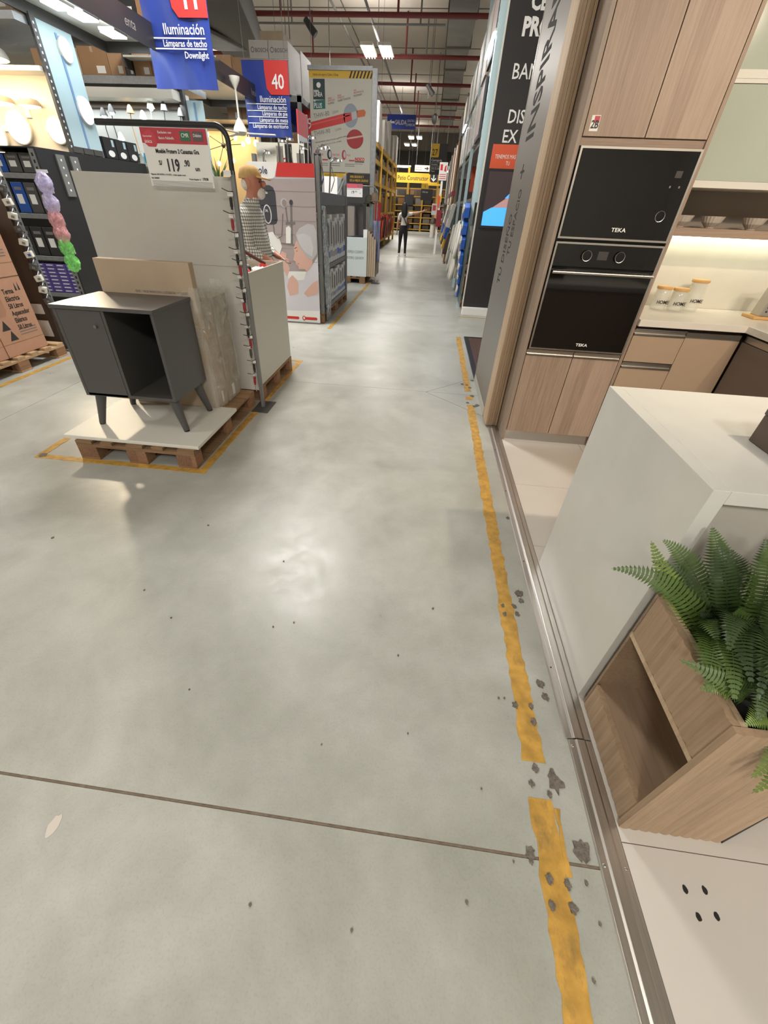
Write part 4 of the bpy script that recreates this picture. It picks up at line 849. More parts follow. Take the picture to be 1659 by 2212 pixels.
for k in range(6):
    z = 1.44-0.235*k; y0 = 6.95+0.02*k
    t = thing('hose_bag', f'clear bag of coiled chrome hose hanging beside the poster, {ORD[k]} from the top', 'hose bag', (-1.54, y0, z-0.3), 'hose bags hanging on the tap rack')
    for j in range(3):
        rr = 0.05+0.018*j
        MB().tube([(-1.545+0.012*j, y0+0.10+rr*0.9*math.cos(a)+0.12*(0.5-0.5*math.sin(a)), z-0.17+(0.07+rr)*1.5*math.sin(a)*0.9) for a in [2*math.pi*q/16 for q in range(17)]], 0.008, 6).build('hose_coil', M_chrome, t, smooth=True)
    mb = MB().ball((-1.535, y0+0.13, z-0.17), (0.025, 0.16, 0.185), 12, 8); mb.build('bag', M_bagc, t, smooth=True)
    box('header_card', M_iceblue, t, -1.545, -1.54, y0+0.02, y0+0.16, z, z+0.05)
for i, (x, y, h, lean, dk) in enumerate(((-2.43, 7.3, 0.42, 0.06, 0), (-2.22, 7.4, 0.55, 0.02, 0), (-2.12, 7.5, 0.58, 0.0, 1), (-1.98, 7.6, 0.50, 0.02, 0), (-1.84, 7.5, 0.6, 0.05, 1), (-1.72, 7.6, 0.52, 0.08, 0), (-1.66, 7.3, 0.48, 0.03, 1), (-1.60, 7.8, 0.4, 0.10, 0))):
    t = thing('shower_column', f'chrome shower column standing on the tap rack, {ORD[i]} from the left', 'shower column', (x, y, 1.64), 'shower columns on top of the rack')
    zt_ = 1.64+h
    if dk or i in (1, 3): box('panel', M_black if dk else M_alu, t, x-0.05, x+0.05, y, y+0.03, 1.641, zt_-0.06, 0.01)
    MB().tube([(x, y-0.02, 1.641), (x+lean*0.3, y-0.02, zt_-0.05), (x+lean, y-0.05, zt_), (x+lean+0.06, y-0.10, zt_-0.02)], 0.012, 8).build('riser', M_chrome, t, smooth=True)
    MB().lathe([(0.0, 0.02), (0.045, 0.01), (0.055, -0.012), (0.0, -0.014)], (x+lean+0.07, y-0.11, zt_-0.03), 14).build('shower_head', M_alu, t, smooth=True)
    MB().tube([(x+0.03, y-0.04, 1.66), (x+0.09, y-0.05, 1.8), (x+0.05, y-0.05, zt_-0.1)], 0.006, 6).build('hose', M_chrome, t, smooth=True)
t = thing('white_carton', 'white carton on the far end of the tap rack', 'carton', (-1.8, 8.7, 1.64)); box('body', M_signw, t, -2.1, -1.62, 8.55, 8.95, 1.641, 1.87, 0.003); box('tape', M_tbox2, t, -1.9, -1.84, 8.549, 8.55, 1.641, 1.87)

# ================================================================== FAR LEFT: CARTON PALLETS AND GONDOLAS
pallet('wooden pallet carrying water heater cartons at the left edge', -5.0, 3.30, 0.9, 1.2, along='X', m1=wood('pallet_pale', (150, 120, 90), (190, 160, 124), 'X', 0.2, rough=0.85, sdir='Y'))
M_kr = mat('heater_carton', (186, 142, 116), 0.8, var=0.04)
def heater_carton(y0, y1, z0, z1, label, text=True):
    t = thing('heater_carton', label, 'carton', (-4.45, (y0+y1)/2, z0), 'water heater cartons on the left pallet')
    box('body', M_kr, t, -4.85, -4.15, y0, y1, z0, z1, 0.004)
    for z in (z0+0.12, z1-0.0): box('flap_line', M_kraft3, t, -4.1498, -4.1488, y0+0.003, y1-0.003, z-0.004, z)
    if text:
        xq = -4.1485; zt = z0+(z1-z0)*0.80; ym = y1-0.27
        for k, s in enumerate(('Terma', 'Eléctrica', '50 Litros', 'Aquecedor', 'Elétrico', '50 Litros')): txt(t, s, (xq, ym, zt-0.064*k), 0.062, M_ink, fr=FXp, sx=0.78, bold=0.0008)
        for k in range(3): box('small_text', M_inkg, t, -4.1498, -4.1488, ym, ym+0.22, z0+0.22-0.025*k, z0+0.228-0.025*k)
        MB().prism([(y0+0.06, z0+0.24), (y0+0.16, z0+0.24), (y0+0.11, z0+0.33)], 'X', -4.15, -4.1488).build('arrow_mark', M_ink, t); MB().prism([(y0+0.10, z0+0.14), (y0+0.2, z0+0.14), (y0+0.15, z0+0.23)], 'X', -4.15, -4.1488).build('arrow_mark', M_ink, t)
        MB().prism([(y0+0.02, z0+0.36), (y0+0.17, z0+0.36), (y0+0.2, z0+0.40), (y0+0.2, z1-0.08), (y0+0.02, z1-0.08)], 'X', -4.15, -4.1488).build('heater_outline', mat('carton_print', (172, 128, 102), 0.8), t)
        for q in (0.06, 0.10): MB().prism([(y1-q-0.012, z1-0.12), (y1-q+0.012, z1-0.12), (y1-q, z1-0.05)], 'X', -4.15, -4.1488).build('up_arrow', M_ink, t)
heater_carton(3.82, 4.34, 0.1445, 0.82, 'lower heater carton with printed arrows facing the aisle')
heater_carton(3.32, 3.81, 0.1445, 0.82, 'lower heater carton cut by the left picture edge')
heater_carton(3.82, 4.34, 0.822, 1.50, 'upper heater carton at the left picture edge', True)
t = thing('gondola_end', 'dark brown shelving end with a perforated steel post at far left', 'shelving', (-4.4, 4.4, 0))
box('end_panel', M_brown, t, -4.83, -4.25, 4.64, 4.66, 0.0, 2.3); 
box('gap_light_board', M_signw, t, -4.80, -4.30, 4.62, 4.635, 0.16, 0.33); box('gap_light_board', M_signw, t, -4.80, -4.30, 4.62, 4.635, 0.40, 0.50)  # white boards stand for bright floor light seen through a gap
p = box('post', M_galv, t, -4.25, -4.20, 4.66, 4.72, 0.0, 2.3, 0.002)
for k in range(36): box('slot', M_soil, p, -4.1995, -4.1985, 4.682, 4.698, 0.08+k*0.06, 0.11+k*0.06)
box('foot', M_gpost, t, -4.27, -4.15, 4.62, 4.75, 0.0005, 0.02)
for i in range(13):
    z = 1.86-0.108*i; x = -4.17; y = 4.60
    t = thing('socket_blister', f'pale plastic socket hanging on the dark shelving end, {ORD[i]} from the top', 'socket', (x, y, z-0.05), 'sockets hanging at far left')
    a = 15 if i % 2 else -10
    MB().box(x-0.03, x+0.035, y-0.04, y+0.035, z-0.045, z+0.012).rot(a, (x, y, z), 'Y').rot(25, (x, y, z)).build('body', M_white if i % 3 else M_dkgrey, t, 0.006)
    MB().box(x+0.0, x+0.025, y-0.047, y-0.04, z-0.03, z-0.01).rot(a, (x, y, z), 'Y').rot(25, (x, y, z)).build('face', M_bluehdpe if i == 8 else M_inkg, t)
    MB().tube([(x, y, z+0.01), (x-0.02, y+0.055, z+0.04)], 0.004, 5).build('hook', M_galv, t)

# gondola with lamps (first aisle)
GX = -4.5
t = thing('lighting_gondola', 'black shelving end with a pale blue lamp panel on top', 'shelving', (-4.9, 6.6, 0))
box('end_panel', M_black, t, GX-0.02, GX, 5.63, 7.85, 0.0, 1.89, 0.001)
box('blue_panel', M_iceblue, t, GX-0.045, GX-0.025, 6.33, 6.90, 1.90, 3.0)
p = box('dark_post', M_dkgrey, t, GX-0.04, GX-0.01, 6.24, 6.32, 1.90, 3.02)
for k in range(19): box('slot', M_signw, p, GX-0.0098, GX-0.009, 6.265, 6.285, 1.95+k*0.055, 1.97+k*0.055)
box('cable_channel', mat('channel_blue', (120, 150, 190), 0.4), t, GX-0.0248, GX-0.015, 6.60, 6.63, 1.92, 2.95)
box('lamp_wall', mat('warm_wall_board', (224, 212, 192), 0.6), t, -7.2, GX-0.05, 6.44, 6.46, 1.90, 2.64)
box('lamp_wall_shelf', M_white, t, -7.2, GX-0.05, 6.2, 6.46, 2.58, 2.62); box('upper_shelf', M_galv, t, -7.2, GX-0.05, 6.05, 6.9, 2.92, 2.98)
for k, z in enumerate((0.38, 0.80, 1.24, 1.62)): box('shelf', M_galv, t, -7.2, GX-0.06, 5.70, 6.4, z, z+0.05, 0.002)
p = box('front_post', M_galv, t, GX-0.10, GX-0.03, 5.64, 5.69, 0, 1.9)
for k in range(30): box('slot', M_soil, p, GX-0.075, GX-0.055, 5.6385, 5.6397, 0.08+k*0.06, 0.11+k*0.06)
box('top_board', M_black, t, -7.2, GX, 5.63, 7.85, 1.89, 1.90); box('back_board', M_dkgrey, t, -7.2, GX-0.06, 6.41, 6.43, 0, 1.88)
def cano(y0, y1, xa, xb, z, label, word):
    t = thing('canopy', label, 'canopy', ((xa+xb)/2, (y0+y1)/2, z))
    box('inner_band', M_dkgrey, t, xa-0.02, xa, y0, y1, z, z+0.24); box('outer_band', M_black, t, xb, xb+0.02, y0, y1, z, z+0.24)
    box('soffit', M_white, t, xa, xb, y0, y1, z+0.10, z+0.12); box('end_band', M_dkgrey, t, xa-0.02, xb+0.02, y1, y1+0.02, z, z+0.24)
    txt(t, word, (xb+0.0215, y1-0.75, z+0.075), 0.13, M_inkg, fr=FXp, shear=0.2)
    area('canopy_glow', ((xa+xb)/2+0.1, (y0+y1)/2, z+0.06), 0.4, y1-y0-0.3, 24, (0.86, 0.95, 1.0))
    return t
cano(4.6, 7.6, -4.52, -3.80, 3.0, 'dark lit canopy hanging over the black shelving end', 'enta')
for i, (x, y) in enumerate(((-3.98, 5.98), (-3.93, 6.3), (-3.95, 6.85))):
    t = thing('flood_lamp', f'bright white flood lamp under the near canopy, {ORD[i]} from the left', 'lamp', (x, y, 2.98), 'flood lamps under the canopy')
    box('housing', M_white, t, x-0.10, x+0.10, y-0.13, y+0.13, 3.0, 3.03, 0.006); box('diffuser', M_lampcool, t, x-0.09, x+0.09, y-0.12, y+0.12, 2.985, 2.9995); MB().tube([(x, y, 3.03), (x, y, 3.1)], 0.01, 6).build('stem', M_galv, t)
for i, (y, z, r) in enumerate(((6.69, 2.836, 0.10), (6.745, 2.333, 0.125))):
    t = thing('round_led_lamp', ['upper round cool LED lamp on the pale blue panel', 'larger lower round cool LED lamp on the pale blue panel'][i], 'lamp', (GX, y, z-r), 'round lamps on the blue panel')
    MB().lathe([(r+0.008, GX-0.024), (r+0.008, GX+0.0), (r, GX+0.006)], (0, y, z), 28, 'X').build('rim', M_white, t, smooth=True); MB().lathe([(r, GX+0.0062), (0.0, GX+0.012)], (0, y, z), 28, 'X').build('diffuser', M_lampcool, t, smooth=True)
for i, (x, z, r, f) in enumerate(((-5.62, 2.03, 0.16, 1), (-5.24, 2.125, 0.15, 1), (-4.73, 2.11, 0.12, 1), (-5.30, 2.33, 0.14, 0), (-4.93, 2.31, 0.115, 0))):
    t = thing('round_wall_lamp', ['warm round lamp cut by the picture edge', 'large warm round lamp on the cream lamp wall', 'small warm round lamp nearest the perforated post', 'flat warm ceiling lamp above the large round one', 'flat warm ceiling lamp beside its price card'][i], 'lamp', (x, 6.4, z-r), 'warm lamps on the cream wall')
    if f:
        MB().lathe([(r+0.008, 6.438), (r+0.01, 6.40), (r, 6.395)], (x, 0, z), 28, 'Y').build('rim', M_white, t, smooth=True); MB().lathe([(r, 6.3948), (0.0, 6.385)], (x, 0, z), 28, 'Y').build('diffuser', M_lampwarm, t, smooth=True)
    else:
        MB().lathe([(r*0.9, 0.05), (r, 0.03), (r, 0.0)], (x, 6.33, z), 28).build('rim', M_kraft2, t, smooth=True); MB().lathe([(r, 0.0), (0, -0.03)], (x, 6.33, z), 28).build('diffuser', M_lampwarm, t, smooth=True)
        box('bracket', M_white, t, x-0.03, x+0.03, 6.33, 6.44, z+0.05, z+0.07)
t = thing('round_wall_lamp', 'wide warm ceiling lamp hanging under the upper shelf at far left', 'lamp', (-5.15, 6.2, 2.55))
MB().lathe([(0.16, 0.10), (0.22, 0.08), (0.24, 0.03), (0.24, 0.0)], (-5.15, 6.15, 2.66), 28).build('rim', M_white, t, smooth=True); MB().lathe([(0.235, -0.0005), (0, -0.05)], (-5.15, 6.15, 2.66), 28).build('diffuser', M_lampwarm, t, smooth=True); box('mount', M_white, t, -5.25, -5.05, 6.05, 6.25, 2.76, 2.92)
l = bpy.data.lights.new('display_lamp_beam', 'SPOT'); l.energy = 420; l.color = (1.0, 0.83, 0.58); l.spot_size = R(34); l.spot_blend = 0.8; l.shadow_soft_size = 0.12
o = bpy.data.objects.new('display_lamp_beam', l); COL.objects.link(o); o.location = (-5.15, 6.1, 2.58); o.rotation_euler = (Vector((-2.05, 2.55, 0.5))-Vector(o.location)).to_track_quat('-Z', 'Y').to_euler()
area('lamp_wall_glow', (-5.3, 6.0, 2.55), 1.4, 0.3, 13, (1.0, 0.82, 0.55), (35, 0, 0))
for i, x in enumerate((-5.07, -5.45, -4.86)):
    o = box('price_card', M_paper, None, x-0.035, x+0.035, 6.425, 6.439, 2.22 if i == 0 else 2.09, 2.31 if i == 0 else 2.15); tag(o, ['price card between the two flat warm lamps', 'price card beside the large warm round lamp', 'price card left of the small warm round lamp'][i], 'price card', 'price cards on the lamp wall')
def cart_row(name, xs, y0, y1, z0, z1s, mats_, where, group, xm=0.0):
    for i in range(len(xs)-1):
        carton('carton', f'{["brown", "dark", "pale"][0 if mats_[i] in (M_kraft, M_kraft3) else (1 if mats_[i] is M_black else 2)]} carton {where}, {ORD[i]} from the left', xs[i]+0.004, xs[i+1]-0.004, y0, y1, z0, z0+z1s[i], mats_[i], group, True, 'F')
cart_row('', [-6.4, -5.9, -5.35, -5.22, -5.05, -4.56], 6.1, 6.6, 2.985, [0.3, 0.32, 0.34, 0.30, 0.35], [M_kraft, M_kraft, M_black, M_dkgrey, M_kraft2], 'on the upper shelf of the lamp gondola', 'cartons on the lamp gondola')
# products on the gondola shelves
def pack(x, y, z, w_, d, h, m, label, cat='box', grp='packs on the lamp gondola', win=None):
    t = thing('product_pack', label, cat, (x+w_/2, y+d/2, z), grp)
    box('body', m, t, x, x+w_, y, y+d, z, z+h, 0.003)
    box('print', win or M_signw, t, x+w_*0.2, x+w_*0.7, y-0.001, y, z+h*0.3, z+h*0.62); box('print', M_inkg, t, x+w_*0.2, x+w_*0.8, y-0.001, y, z+h*0.75, z+h*0.85)
for k in range(4): pack(-5.35+k*0.18, 5.72, 1.675, 0.165, 0.1, 0.17, M_bluehdpe if k == 1 else M_dkgrey, f'{"blue" if k == 1 else "charcoal"} spotlight pack on the top gondola shelf, {ORD[k]} from the left')
for k in range(4): pack(-5.22+k*0.165, 5.72, 1.295, 0.15, 0.08, 0.29, M_bluehdpe if k == 1 else (M_dkgrey if k else M_black), f'tall {"blue" if k == 1 else "dark"} lamp pack on the middle gondola shelf, {ORD[k]} from the left')
for k in range(4): pack(-5.2+k*0.17, 5.72, 0.855, 0.16, 0.1, 0.30, M_black, f'black bulb pack with white dots on the lower shelf, {ORD[k]} from the left')
for c in range(4):
    for r in range(8):
        t = thing('bulb_box', f'small violet bulb box, column {["one", "two", "three", "four"][c]} from the left, {ORD[r]} from the bottom', 'box', (-5.1+c*0.145, 5.75, 0.432+0.042*r), 'violet bulb boxes')
        box('body', M_purple, t, -5.16+c*0.145, -5.02+c*0.145, 5.72, 5.85, 0.432+0.042*r, 0.471+0.042*r, 0.002); box('print', M_signw, t, -5.14+c*0.145, -5.05+c*0.145, 5.719, 5.72, 0.448+0.042*r, 0.458+0.042*r)
for i, (x, z, m, nm) in enumerate(((-4.47, 1.63, M_bagv, 'violet'), (-4.475, 1.45, M_bagv, 'violet'), (-4.48, 1.30, M_bagp, 'pink'), (-4.475, 1.16, M_bagp, 'pink'), (-4.48, 1.02, M_bagg, 'green'), (-4.47, 0.86, M_bagg, 'green'))):
    t = thing('bulb_bag', f'{"upper" if i % 2 == 0 else "lower"} glossy {nm} bulb bag hanging on the gondola corner', 'bag', (x, 5.55, z-0.09), 'coloured bags on a clip strip')
    mb = MB().ball((x, 5.55, z-0.05), (0.10, 0.045, 0.105), 14, 10)
    for v in mb.v: v += Vector((random.uniform(-.01, .01), random.uniform(-.01, .01), random.uniform(-.008, .008)))
    mb.build('bag', m, t, smooth=True); box('header_card', M_paper, t, x-0.07, x+0.07, 5.575, 5.58, z+0.045, z+0.075)
    for k in range(2): MB().lathe([(0.012, 0.05), (0.03, 0.02), (0.03, -0.01), (0.0, -0.03)], (x-0.035+0.07*k, 5.55, z-0.05), 10).build('bulb', m, t, smooth=True)
for i in range(2):
    t = thing('hanging_card', ['left grey strip light card hanging on the black end', 'right grey strip light card hanging on the black end'][i], 'card', (GX, 5.95+0.25*i, 1.45), 'grey cards on the black shelving end')
    box('card', M_gpost, t, GX+0.0005, GX+0.02, 5.90+0.24*i, 6.04+0.24*i, 1.47, 1.86); 
    for k in range(5): MB().lathe([(0.012, GX+0.0202), (0.0, GX+0.024)], (0, 5.97+0.24*i, 1.53+0.07*k), 10, 'X').build('lamp_print', M_signw, t)
for i in range(3): pack(GX-0.06, 6.28+i*0.2, 1.905, 0.06, 0.18, 0.06, M_dkgrey, f'flat dark pack lying on the black shelving end, {ORD[i]} from the left')
for i in range(3):
    t = thing('lamp_box', f'black lamp box with a white oval on the shelving end, {ORD[i]} from the left', 'box', (GX, 7.0+i*0.27, 1.905), 'black lamp boxes')
    box('body', M_black, t, GX-0.3, GX, 6.93+i*0.27, 7.18+i*0.27, 1.905, 2.12, 0.002); MB().prism(ell(7.055+i*0.27, 1.955, 0.07, 0.035), 'X', GX, GX+0.001).build('oval_print', M_signw, t); box('print', M_iceblue, t, GX, GX+0.001, 7.10+i*0.27, 7.15+i*0.27, 2.03, 2.10)

# second lamp gondola (beyond the banner 41)
t = thing('lamp_gondola', 'white lit lamp display gondola behind the price sign', 'shelving', (-5.3, 9.3, 0))
box('display_wall', mat('lamp_backboard', (206, 206, 200), 0.6), t, -7.4, -4.14, 8.78, 8.80, 0.1, 2.69); box('white_fascia', M_white, t, -7.4, -4.1, 8.35, 8.9, 2.69, 2.80); box('brown_rail', M_brown, t, -7.4, -4.1, 8.70, 8.779, 2.62, 2.685)
box('upper_beam', M_galv, t, -7.4, -4.06, 8.45, 8.52, 2.85, 2.94, 0.003); box('upper_deck', M_galv, t, -7.4, -4.06, 8.52, 9.5, 2.86, 2.94); box('top_beam', M_galv, t, -7.4, -4.06, 8.5, 9.5, 3.34, 3.42, 0.003)
p = box('end_post', M_dkgrey, t, -4.13, -4.05, 8.60, 8.68, 0, 3.6)
box('blue_panel', M_iceblue, t, -4.04, -3.78, 8.66, 8.69, 1.6, 2.72); box('channel', mat('channel_blue', (120, 150, 190), 0.4), t, -3.93, -3.9, 8.652, 8.66, 1.6, 2.70)
box('counter', M_white, t, -7.4, -4.14, 8.45, 8.77, 1.90, 1.94)
area('lamp_wall_glow', (-5.3, 8.5, 2.66), 2.4, 0.2, 14, (0.88, 0.96, 1.0))
cart_row('', [-6.3, -5.72, -5.55, -5.09, -4.84, -4.70, -4.42, -4.1], 8.5, 9.1, 2.941, [0.27, 0.28, 0.30, 0.31, 0.30, 0.28, 0.30], [M_kraft, M_kraft2, M_kraft3, M_kraft, M_black, M_kraft, M_kraft], 'on the shelf above the lamp display', 'cartons above the lamp display')
cart_row('', [-5.9, -5.3, -4.9, -4.5, -4.1], 8.55, 9.2, 3.421, [0.5, 0.6, 0.62, 0.66], [M_kraft2, M_kraft, M_black, M_kraft3], 'on the top deck above the lamp display', 'cartons on the top deck')
for i, (x, z, m, lit) in enumerate(((-5.45, 2.56, M_dkgrey, 1), (-5.30, 2.60, M_dkgrey, 1), (-4.98, 2.60, M_bamboo, 0), (-4.78, 2.54, M_white, 1), (-4.62, 2.66, M_white, 1), (-4.40, 2.64, M_galv, 0), (-4.14, 2.58, M_galv, 0), (-5.25, 2.28, M_white, 1))):
    t = thing('desk_lamp', f'{["black", "black", "brass", "glowing white", "small white", "grey cone", "chrome dome", "low white"][i]} desk lamp on the lit display wall, {ORD[i]} of eight', 'desk lamp', (x, 8.6, 1.941), 'desk lamps on the display wall')
    MB().lathe([(0.015, 0.10), (0.035, 0.07), (0.06, 0.0), (0.055, 0.0), (0.02, 0.06)], (x, 8.6, z-0.05), 14).build('shade', m, t, smooth=True)
    if lit: MB().ball((x, 8.6, z-0.045), 0.035, 10, 6).build('bulb', M_lampcool, t, smooth=True)
    MB().tube([(x-0.01, 8.62, z+0.03), (x-0.05, 8.64, z-0.2), (x, 8.62, 1.96)], 0.008, 6).build('arm', m, t); MB().lathe([(0.07, 1.941), (0.06, 1.965), (0, 1.97)], (x, 8.62, 0), 14).build('base', m, t, smooth=True)
for i, (x, m) in enumerate(((-5.42, M_signw), (-5.05, M_signw), (-4.85, mat('cyan_pack', (80, 180, 215), 0.5)))):
    pack(x, 8.47, 1.941, 0.17, 0.1, 0.13, m, ['left white pack on the lit lamp counter', 'right white pack on the lit lamp counter', 'cyan pack on the lit lamp counter'][i], grp='packs on the lamp counter', win=M_inkg)
cano(8.3, 11.2, -4.72, -3.60, 3.0, 'dark canopy of the second lamp gondola between the banners', 'luminaria')
t = thing('ceiling_fan', 'white ceiling fan hanging under the second canopy', 'ceiling fan', (-3.55, 9.3, 2.35))
MB().lathe([(0.09, 3.1), (0.08, 3.06), (0.03, 2.98), (0.015, 2.96), (0.015, 2.62), (0.05, 2.58), (0.10, 2.50), (0.12, 2.44), (0.07, 2.40), (0, 2.40)], (-3.45, 9.3, 0), 16).build('stem_and_motor', M_white, t, smooth=True)
for a in (10, 130, 250):
    MB().box(-3.35, -2.85, 9.25, 9.35, 2.42, 2.435).rot(a, (-3.45, 9.3, 2.43)).build('blade', M_white, t, 0.004)
# warm alcove beyond
t = thing('chandelier_bay', 'warmly lit cream bay showing spider chandeliers', 'display', (-4.7, 11.9, 0))
box('back_wall', mat('warm_bay', (232, 200, 150), 0.6), t, -6.0, -4.05, 12.3, 12.32, 0.1, 2.75); box('top_beam', M_dkgrey, t, -6.0, -4.0, 12.0, 12.3, 2.75, 2.83); box('side_post', M_galv, t, -4.05, -4.0, 12.0, 12.3, 0, 2.83)
area('bay_glow', (-5.0, 11.8, 2.7), 1.6, 0.3, 17, (1.0, 0.80, 0.50), (25, 0, 0))
t = thing('spider_chandelier', 'black spider chandelier with small warm bulbs in the cream bay', 'chandelier', (-4.85, 11.9, 2.2))
c = Vector((-4.85, 11.9, 2.48)); MB().ball(c, 0.05, 10, 6).build('hub', M_black, t, smooth=True); MB().tube([c, c+Vector((0, 0, 0.30))], 0.012, 6).build('stem', M_black, t)
for k, (dx, dz) in enumerate(((0.34, 0.12), (-0.3, 0.16), (0.22, -0.26), (-0.12, -0.32), (0.5, 0.02), (-0.34, -0.1))):
    e = c+Vector((dx, -0.1, dz)); MB().tube([c, e], 0.007, 5).build('arm', M_black, t); MB().ball(e, 0.045, 8, 6).build('bulb', M_lampwarm, t, smooth=True)
for i, (x, z) in enumerate(((-4.3, 2.62), (-4.12, 2.58))):
    t = thing('pendant_bulb', ['left bare warm bulb at the top of the cream bay', 'right bare warm bulb beside the number 40 banner'][i], 'bulb', (x, 12.0, z-0.1), 'bare bulbs in the bay'); MB().ball((x, 12.0, z-0.04), 0.06, 10, 7).build('bulb', M_lampwarm, t, smooth=True); MB().tube([(x, 12, z), (x, 12, 2.75)], 0.015, 6).build('socket', M_black, t)
t = thing('pot_plant', 'spiky green plant at the top edge of the grey divider', 'plant', (-3.6, 8.5, 1.6))
for k in range(11):
    a = k*2.4; MB().tube([(-3.62, 8.5, 1.6), (-3.62+0.07*math.cos(a), 8.5+0.05*math.sin(a), 1.85), (-3.62+0.2*math.cos(a), 8.5+0.12*math.sin(a), 2.0+0.06*math.sin(k))], [0.012, 0.012, 0.001], 4).build('leaf', M_fern, t)
MB().lathe([(0.09, 0.0), (0.12, 1.6), (0.0, 1.6)], (-3.62, 8.5, 0.0), 14).build('tall_pot', M_white, t, smooth=True)
# banners
def banner(x0, x1, y, z0, z1, num, lines, label, nx, Z):
    t = thing('aisle_banner', label, 'banner', ((x0+x1)/2, y, z0), 'hanging aisle banners')
    W = x1-x0; H = z1-z0; N = 14; mb = MB(); vs = []
    for j in range(N+1):
        for i in range(N+1):
            wv = 0.012*math.sin(i*1.1+j*0.5)*(1-j/N); vs.append((x0+W*i/N, y+wv, z0+H*j/N))
    vs += [(a, b+0.004, c_) for a, b, c_ in vs]; K = (N+1)**2
    q = [(j*(N+1)+i, j*(N+1)+i+1, (j+1)*(N+1)+i+1, (j+1)*(N+1)+i) for j in range(N) for i in range(N)]
    mb.add(vs, q+[tuple(K+k for k in reversed(f)) for f in q]); mb.build('cloth', M_blue, t, smooth=True)
    yf = y-0.016
    flat(t, 'number_patch', M_red, [(nx, z1), (x1, z1), (x1, Z['patch']), (nx+0.09, Z['patch']), (nx+0.02, Z['patch']+0.08), (nx, Z['patch']+0.3)], yf+0.002, 0.002)
    txt(t, num, ((nx+x1)/2+0.02, yf-0.002, Z['num']), Z['nh'], M_signw, align='CENTER', sx=0.88, bold=0.004)
    txt(t, 'Iluminación', (x1-0.07, yf-0.002, Z['il']), Z['ih'], M_signw, align='RIGHT', sx=0.9, bold=0.001)
    for l, rz, tz in zip(lines, Z['rules'], Z['tx']):
        box('rule', M_signw, t, x0+0.03, x1-0.07, yf-0.002, yf, rz-0.006, rz+0.006); txt(t, l, (x1-0.06, yf-0.002, tz), Z['th'], M_signw, align='RIGHT', sx=0.9, bold=0.0006)
    MB().tube([(x0-0.02, y, z1+0.01), (x1+0.02, y, z1+0.01)], 0.012, 6).build('top_bar', M_galv, t)
    for x in (x0+0.06, x1-0.06): MB().tube([(x, y, z1), (x, y, 6.49)], 0.004, 5).build('cord', M_galv, t)
banner(-3.88, -3.02, 7.5, 2.66, 4.05, '41', ['Lámparas de techo', 'Downlight'], 'blue aisle banner numbered 41 with lamp categories', -3.49, dict(patch=3.28, num=3.35, nh=0.36, il=3.142, ih=0.132, rules=(3.11, 3.02), tx=(3.038, 2.938), th=0.085))
banner(-3.80, -2.92, 10.7, 2.52, 3.55, '40', ['Lámparas de techo', 'Lámparas de pie', 'Lámparas de mesa', 'Lámparas de escritorio'], 'blue aisle banner numbered 40 with four lamp categories', -3.37, dict(patch=3.11, num=3.19, nh=0.27, il=3.008, ih=0.125, rules=(2.985, 2.892, 2.808, 2.718), tx=(2.912, 2.828, 2.738, 2.652), th=0.085))
t = thing('aisle_banner', 'blue banner edge numbered 39 half hidden behind the number 40 banner', 'banner', (-3.4, 13.4, 2.3), 'hanging aisle banners')
box('cloth', M_blue, t, -3.95, -3.02, 13.4, 13.405, 2.2, 3.4); box('number_patch', M_red, t, -3.35, -3.02, 13.398, 13.4, 2.85, 3.3); txt(t, '9', (-3.27, 13.397, 2.95), 0.28, M_signw)
for x in (-3.9, -3.1): MB().tube([(x, 13.4, 3.4), (x, 13.4, 6.49)], 0.004, 5).build('cord', M_galv, t)
# rack of wrapped white appliance cartons
t = thing('pallet_rack', 'tall storage rack holding wrapped white cartons beyond the banners', 'rack', (-3.6, 13, 0))
for y in (12.5, 15.5):
    for x in (-4.3, -3.25): box('upright', M_galv, t, x, x+0.08, y, y+0.08, 0, 3.4)
for z in (3.28, 2.2, 1.2): box('beam', M_galv, t, -4.3, -3.17, 12.5, 15.58, z, z+0.1)
M_wbox = mat('wrapped_carton', (190, 184, 176), 0.6, var=0.06, vscale=4)
k = 0
for j, y in enumerate((12.4, 13.45, 14.5)):
    for i, (a, b) in enumerate(((-4.2, -3.79), (-3.78, -3.36))):
        h = [0.78, 0.86, 0.80][j]
        t = carton('appliance_carton', f'film wrapped white appliance carton on the tall rack, {["front", "middle", "rear"][j]} {["left", "right"][i]}', a, b, y, y+1.0, 3.381, 3.381+h, M_wbox if j < 2 else M_kraft2, 'white appliance cartons', False, 'R')
        if j == 0: txt(t, 'BOSCH', (a+0.13, y-0.002, 3.381+h-0.17), 0.085, M_inkg, bold=0.002); MB().tube([tuple(p) for p in arc((a+0.075, y-0.002, 3.381+h-0.135), 0.035, 0, 360, 14)], 0.006, 4).build('logo_ring', M_inkg, t); box('blue_print', mat('pale_blue_print', (150, 165, 185), 0.5), t, a+0.05, b-0.15, y-0.0015, y, 3.45, 3.381+h-0.3)
carton('appliance_carton', 'small carton lying on top of the white appliance cartons', -4.0, -3.5, 12.6, 13.2, 4.165, 4.33, M_kraft2, 'white appliance cartons', False)
cart_row('', [-4.2, -3.85, -3.55, -3.27], 12.6, 13.3, 2.301, [0.6, 0.7, 0.5], [M_kraft3, M_dkgrey, M_kraft], 'on the middle deck of the tall rack', 'cartons in the tall rack')
carton('carton', 'tall brown carton with a white label beside the 41 banner', -4.55, -4.25, 11.4, 12.0, 3.25, 3.75, M_kraft, None, True, 'F'); carton('carton', 'brown carton left of the number 40 banner', -4.24, -3.88, 11.4, 12.0, 3.25, 3.72, M_kraft3, None, True, 'F')
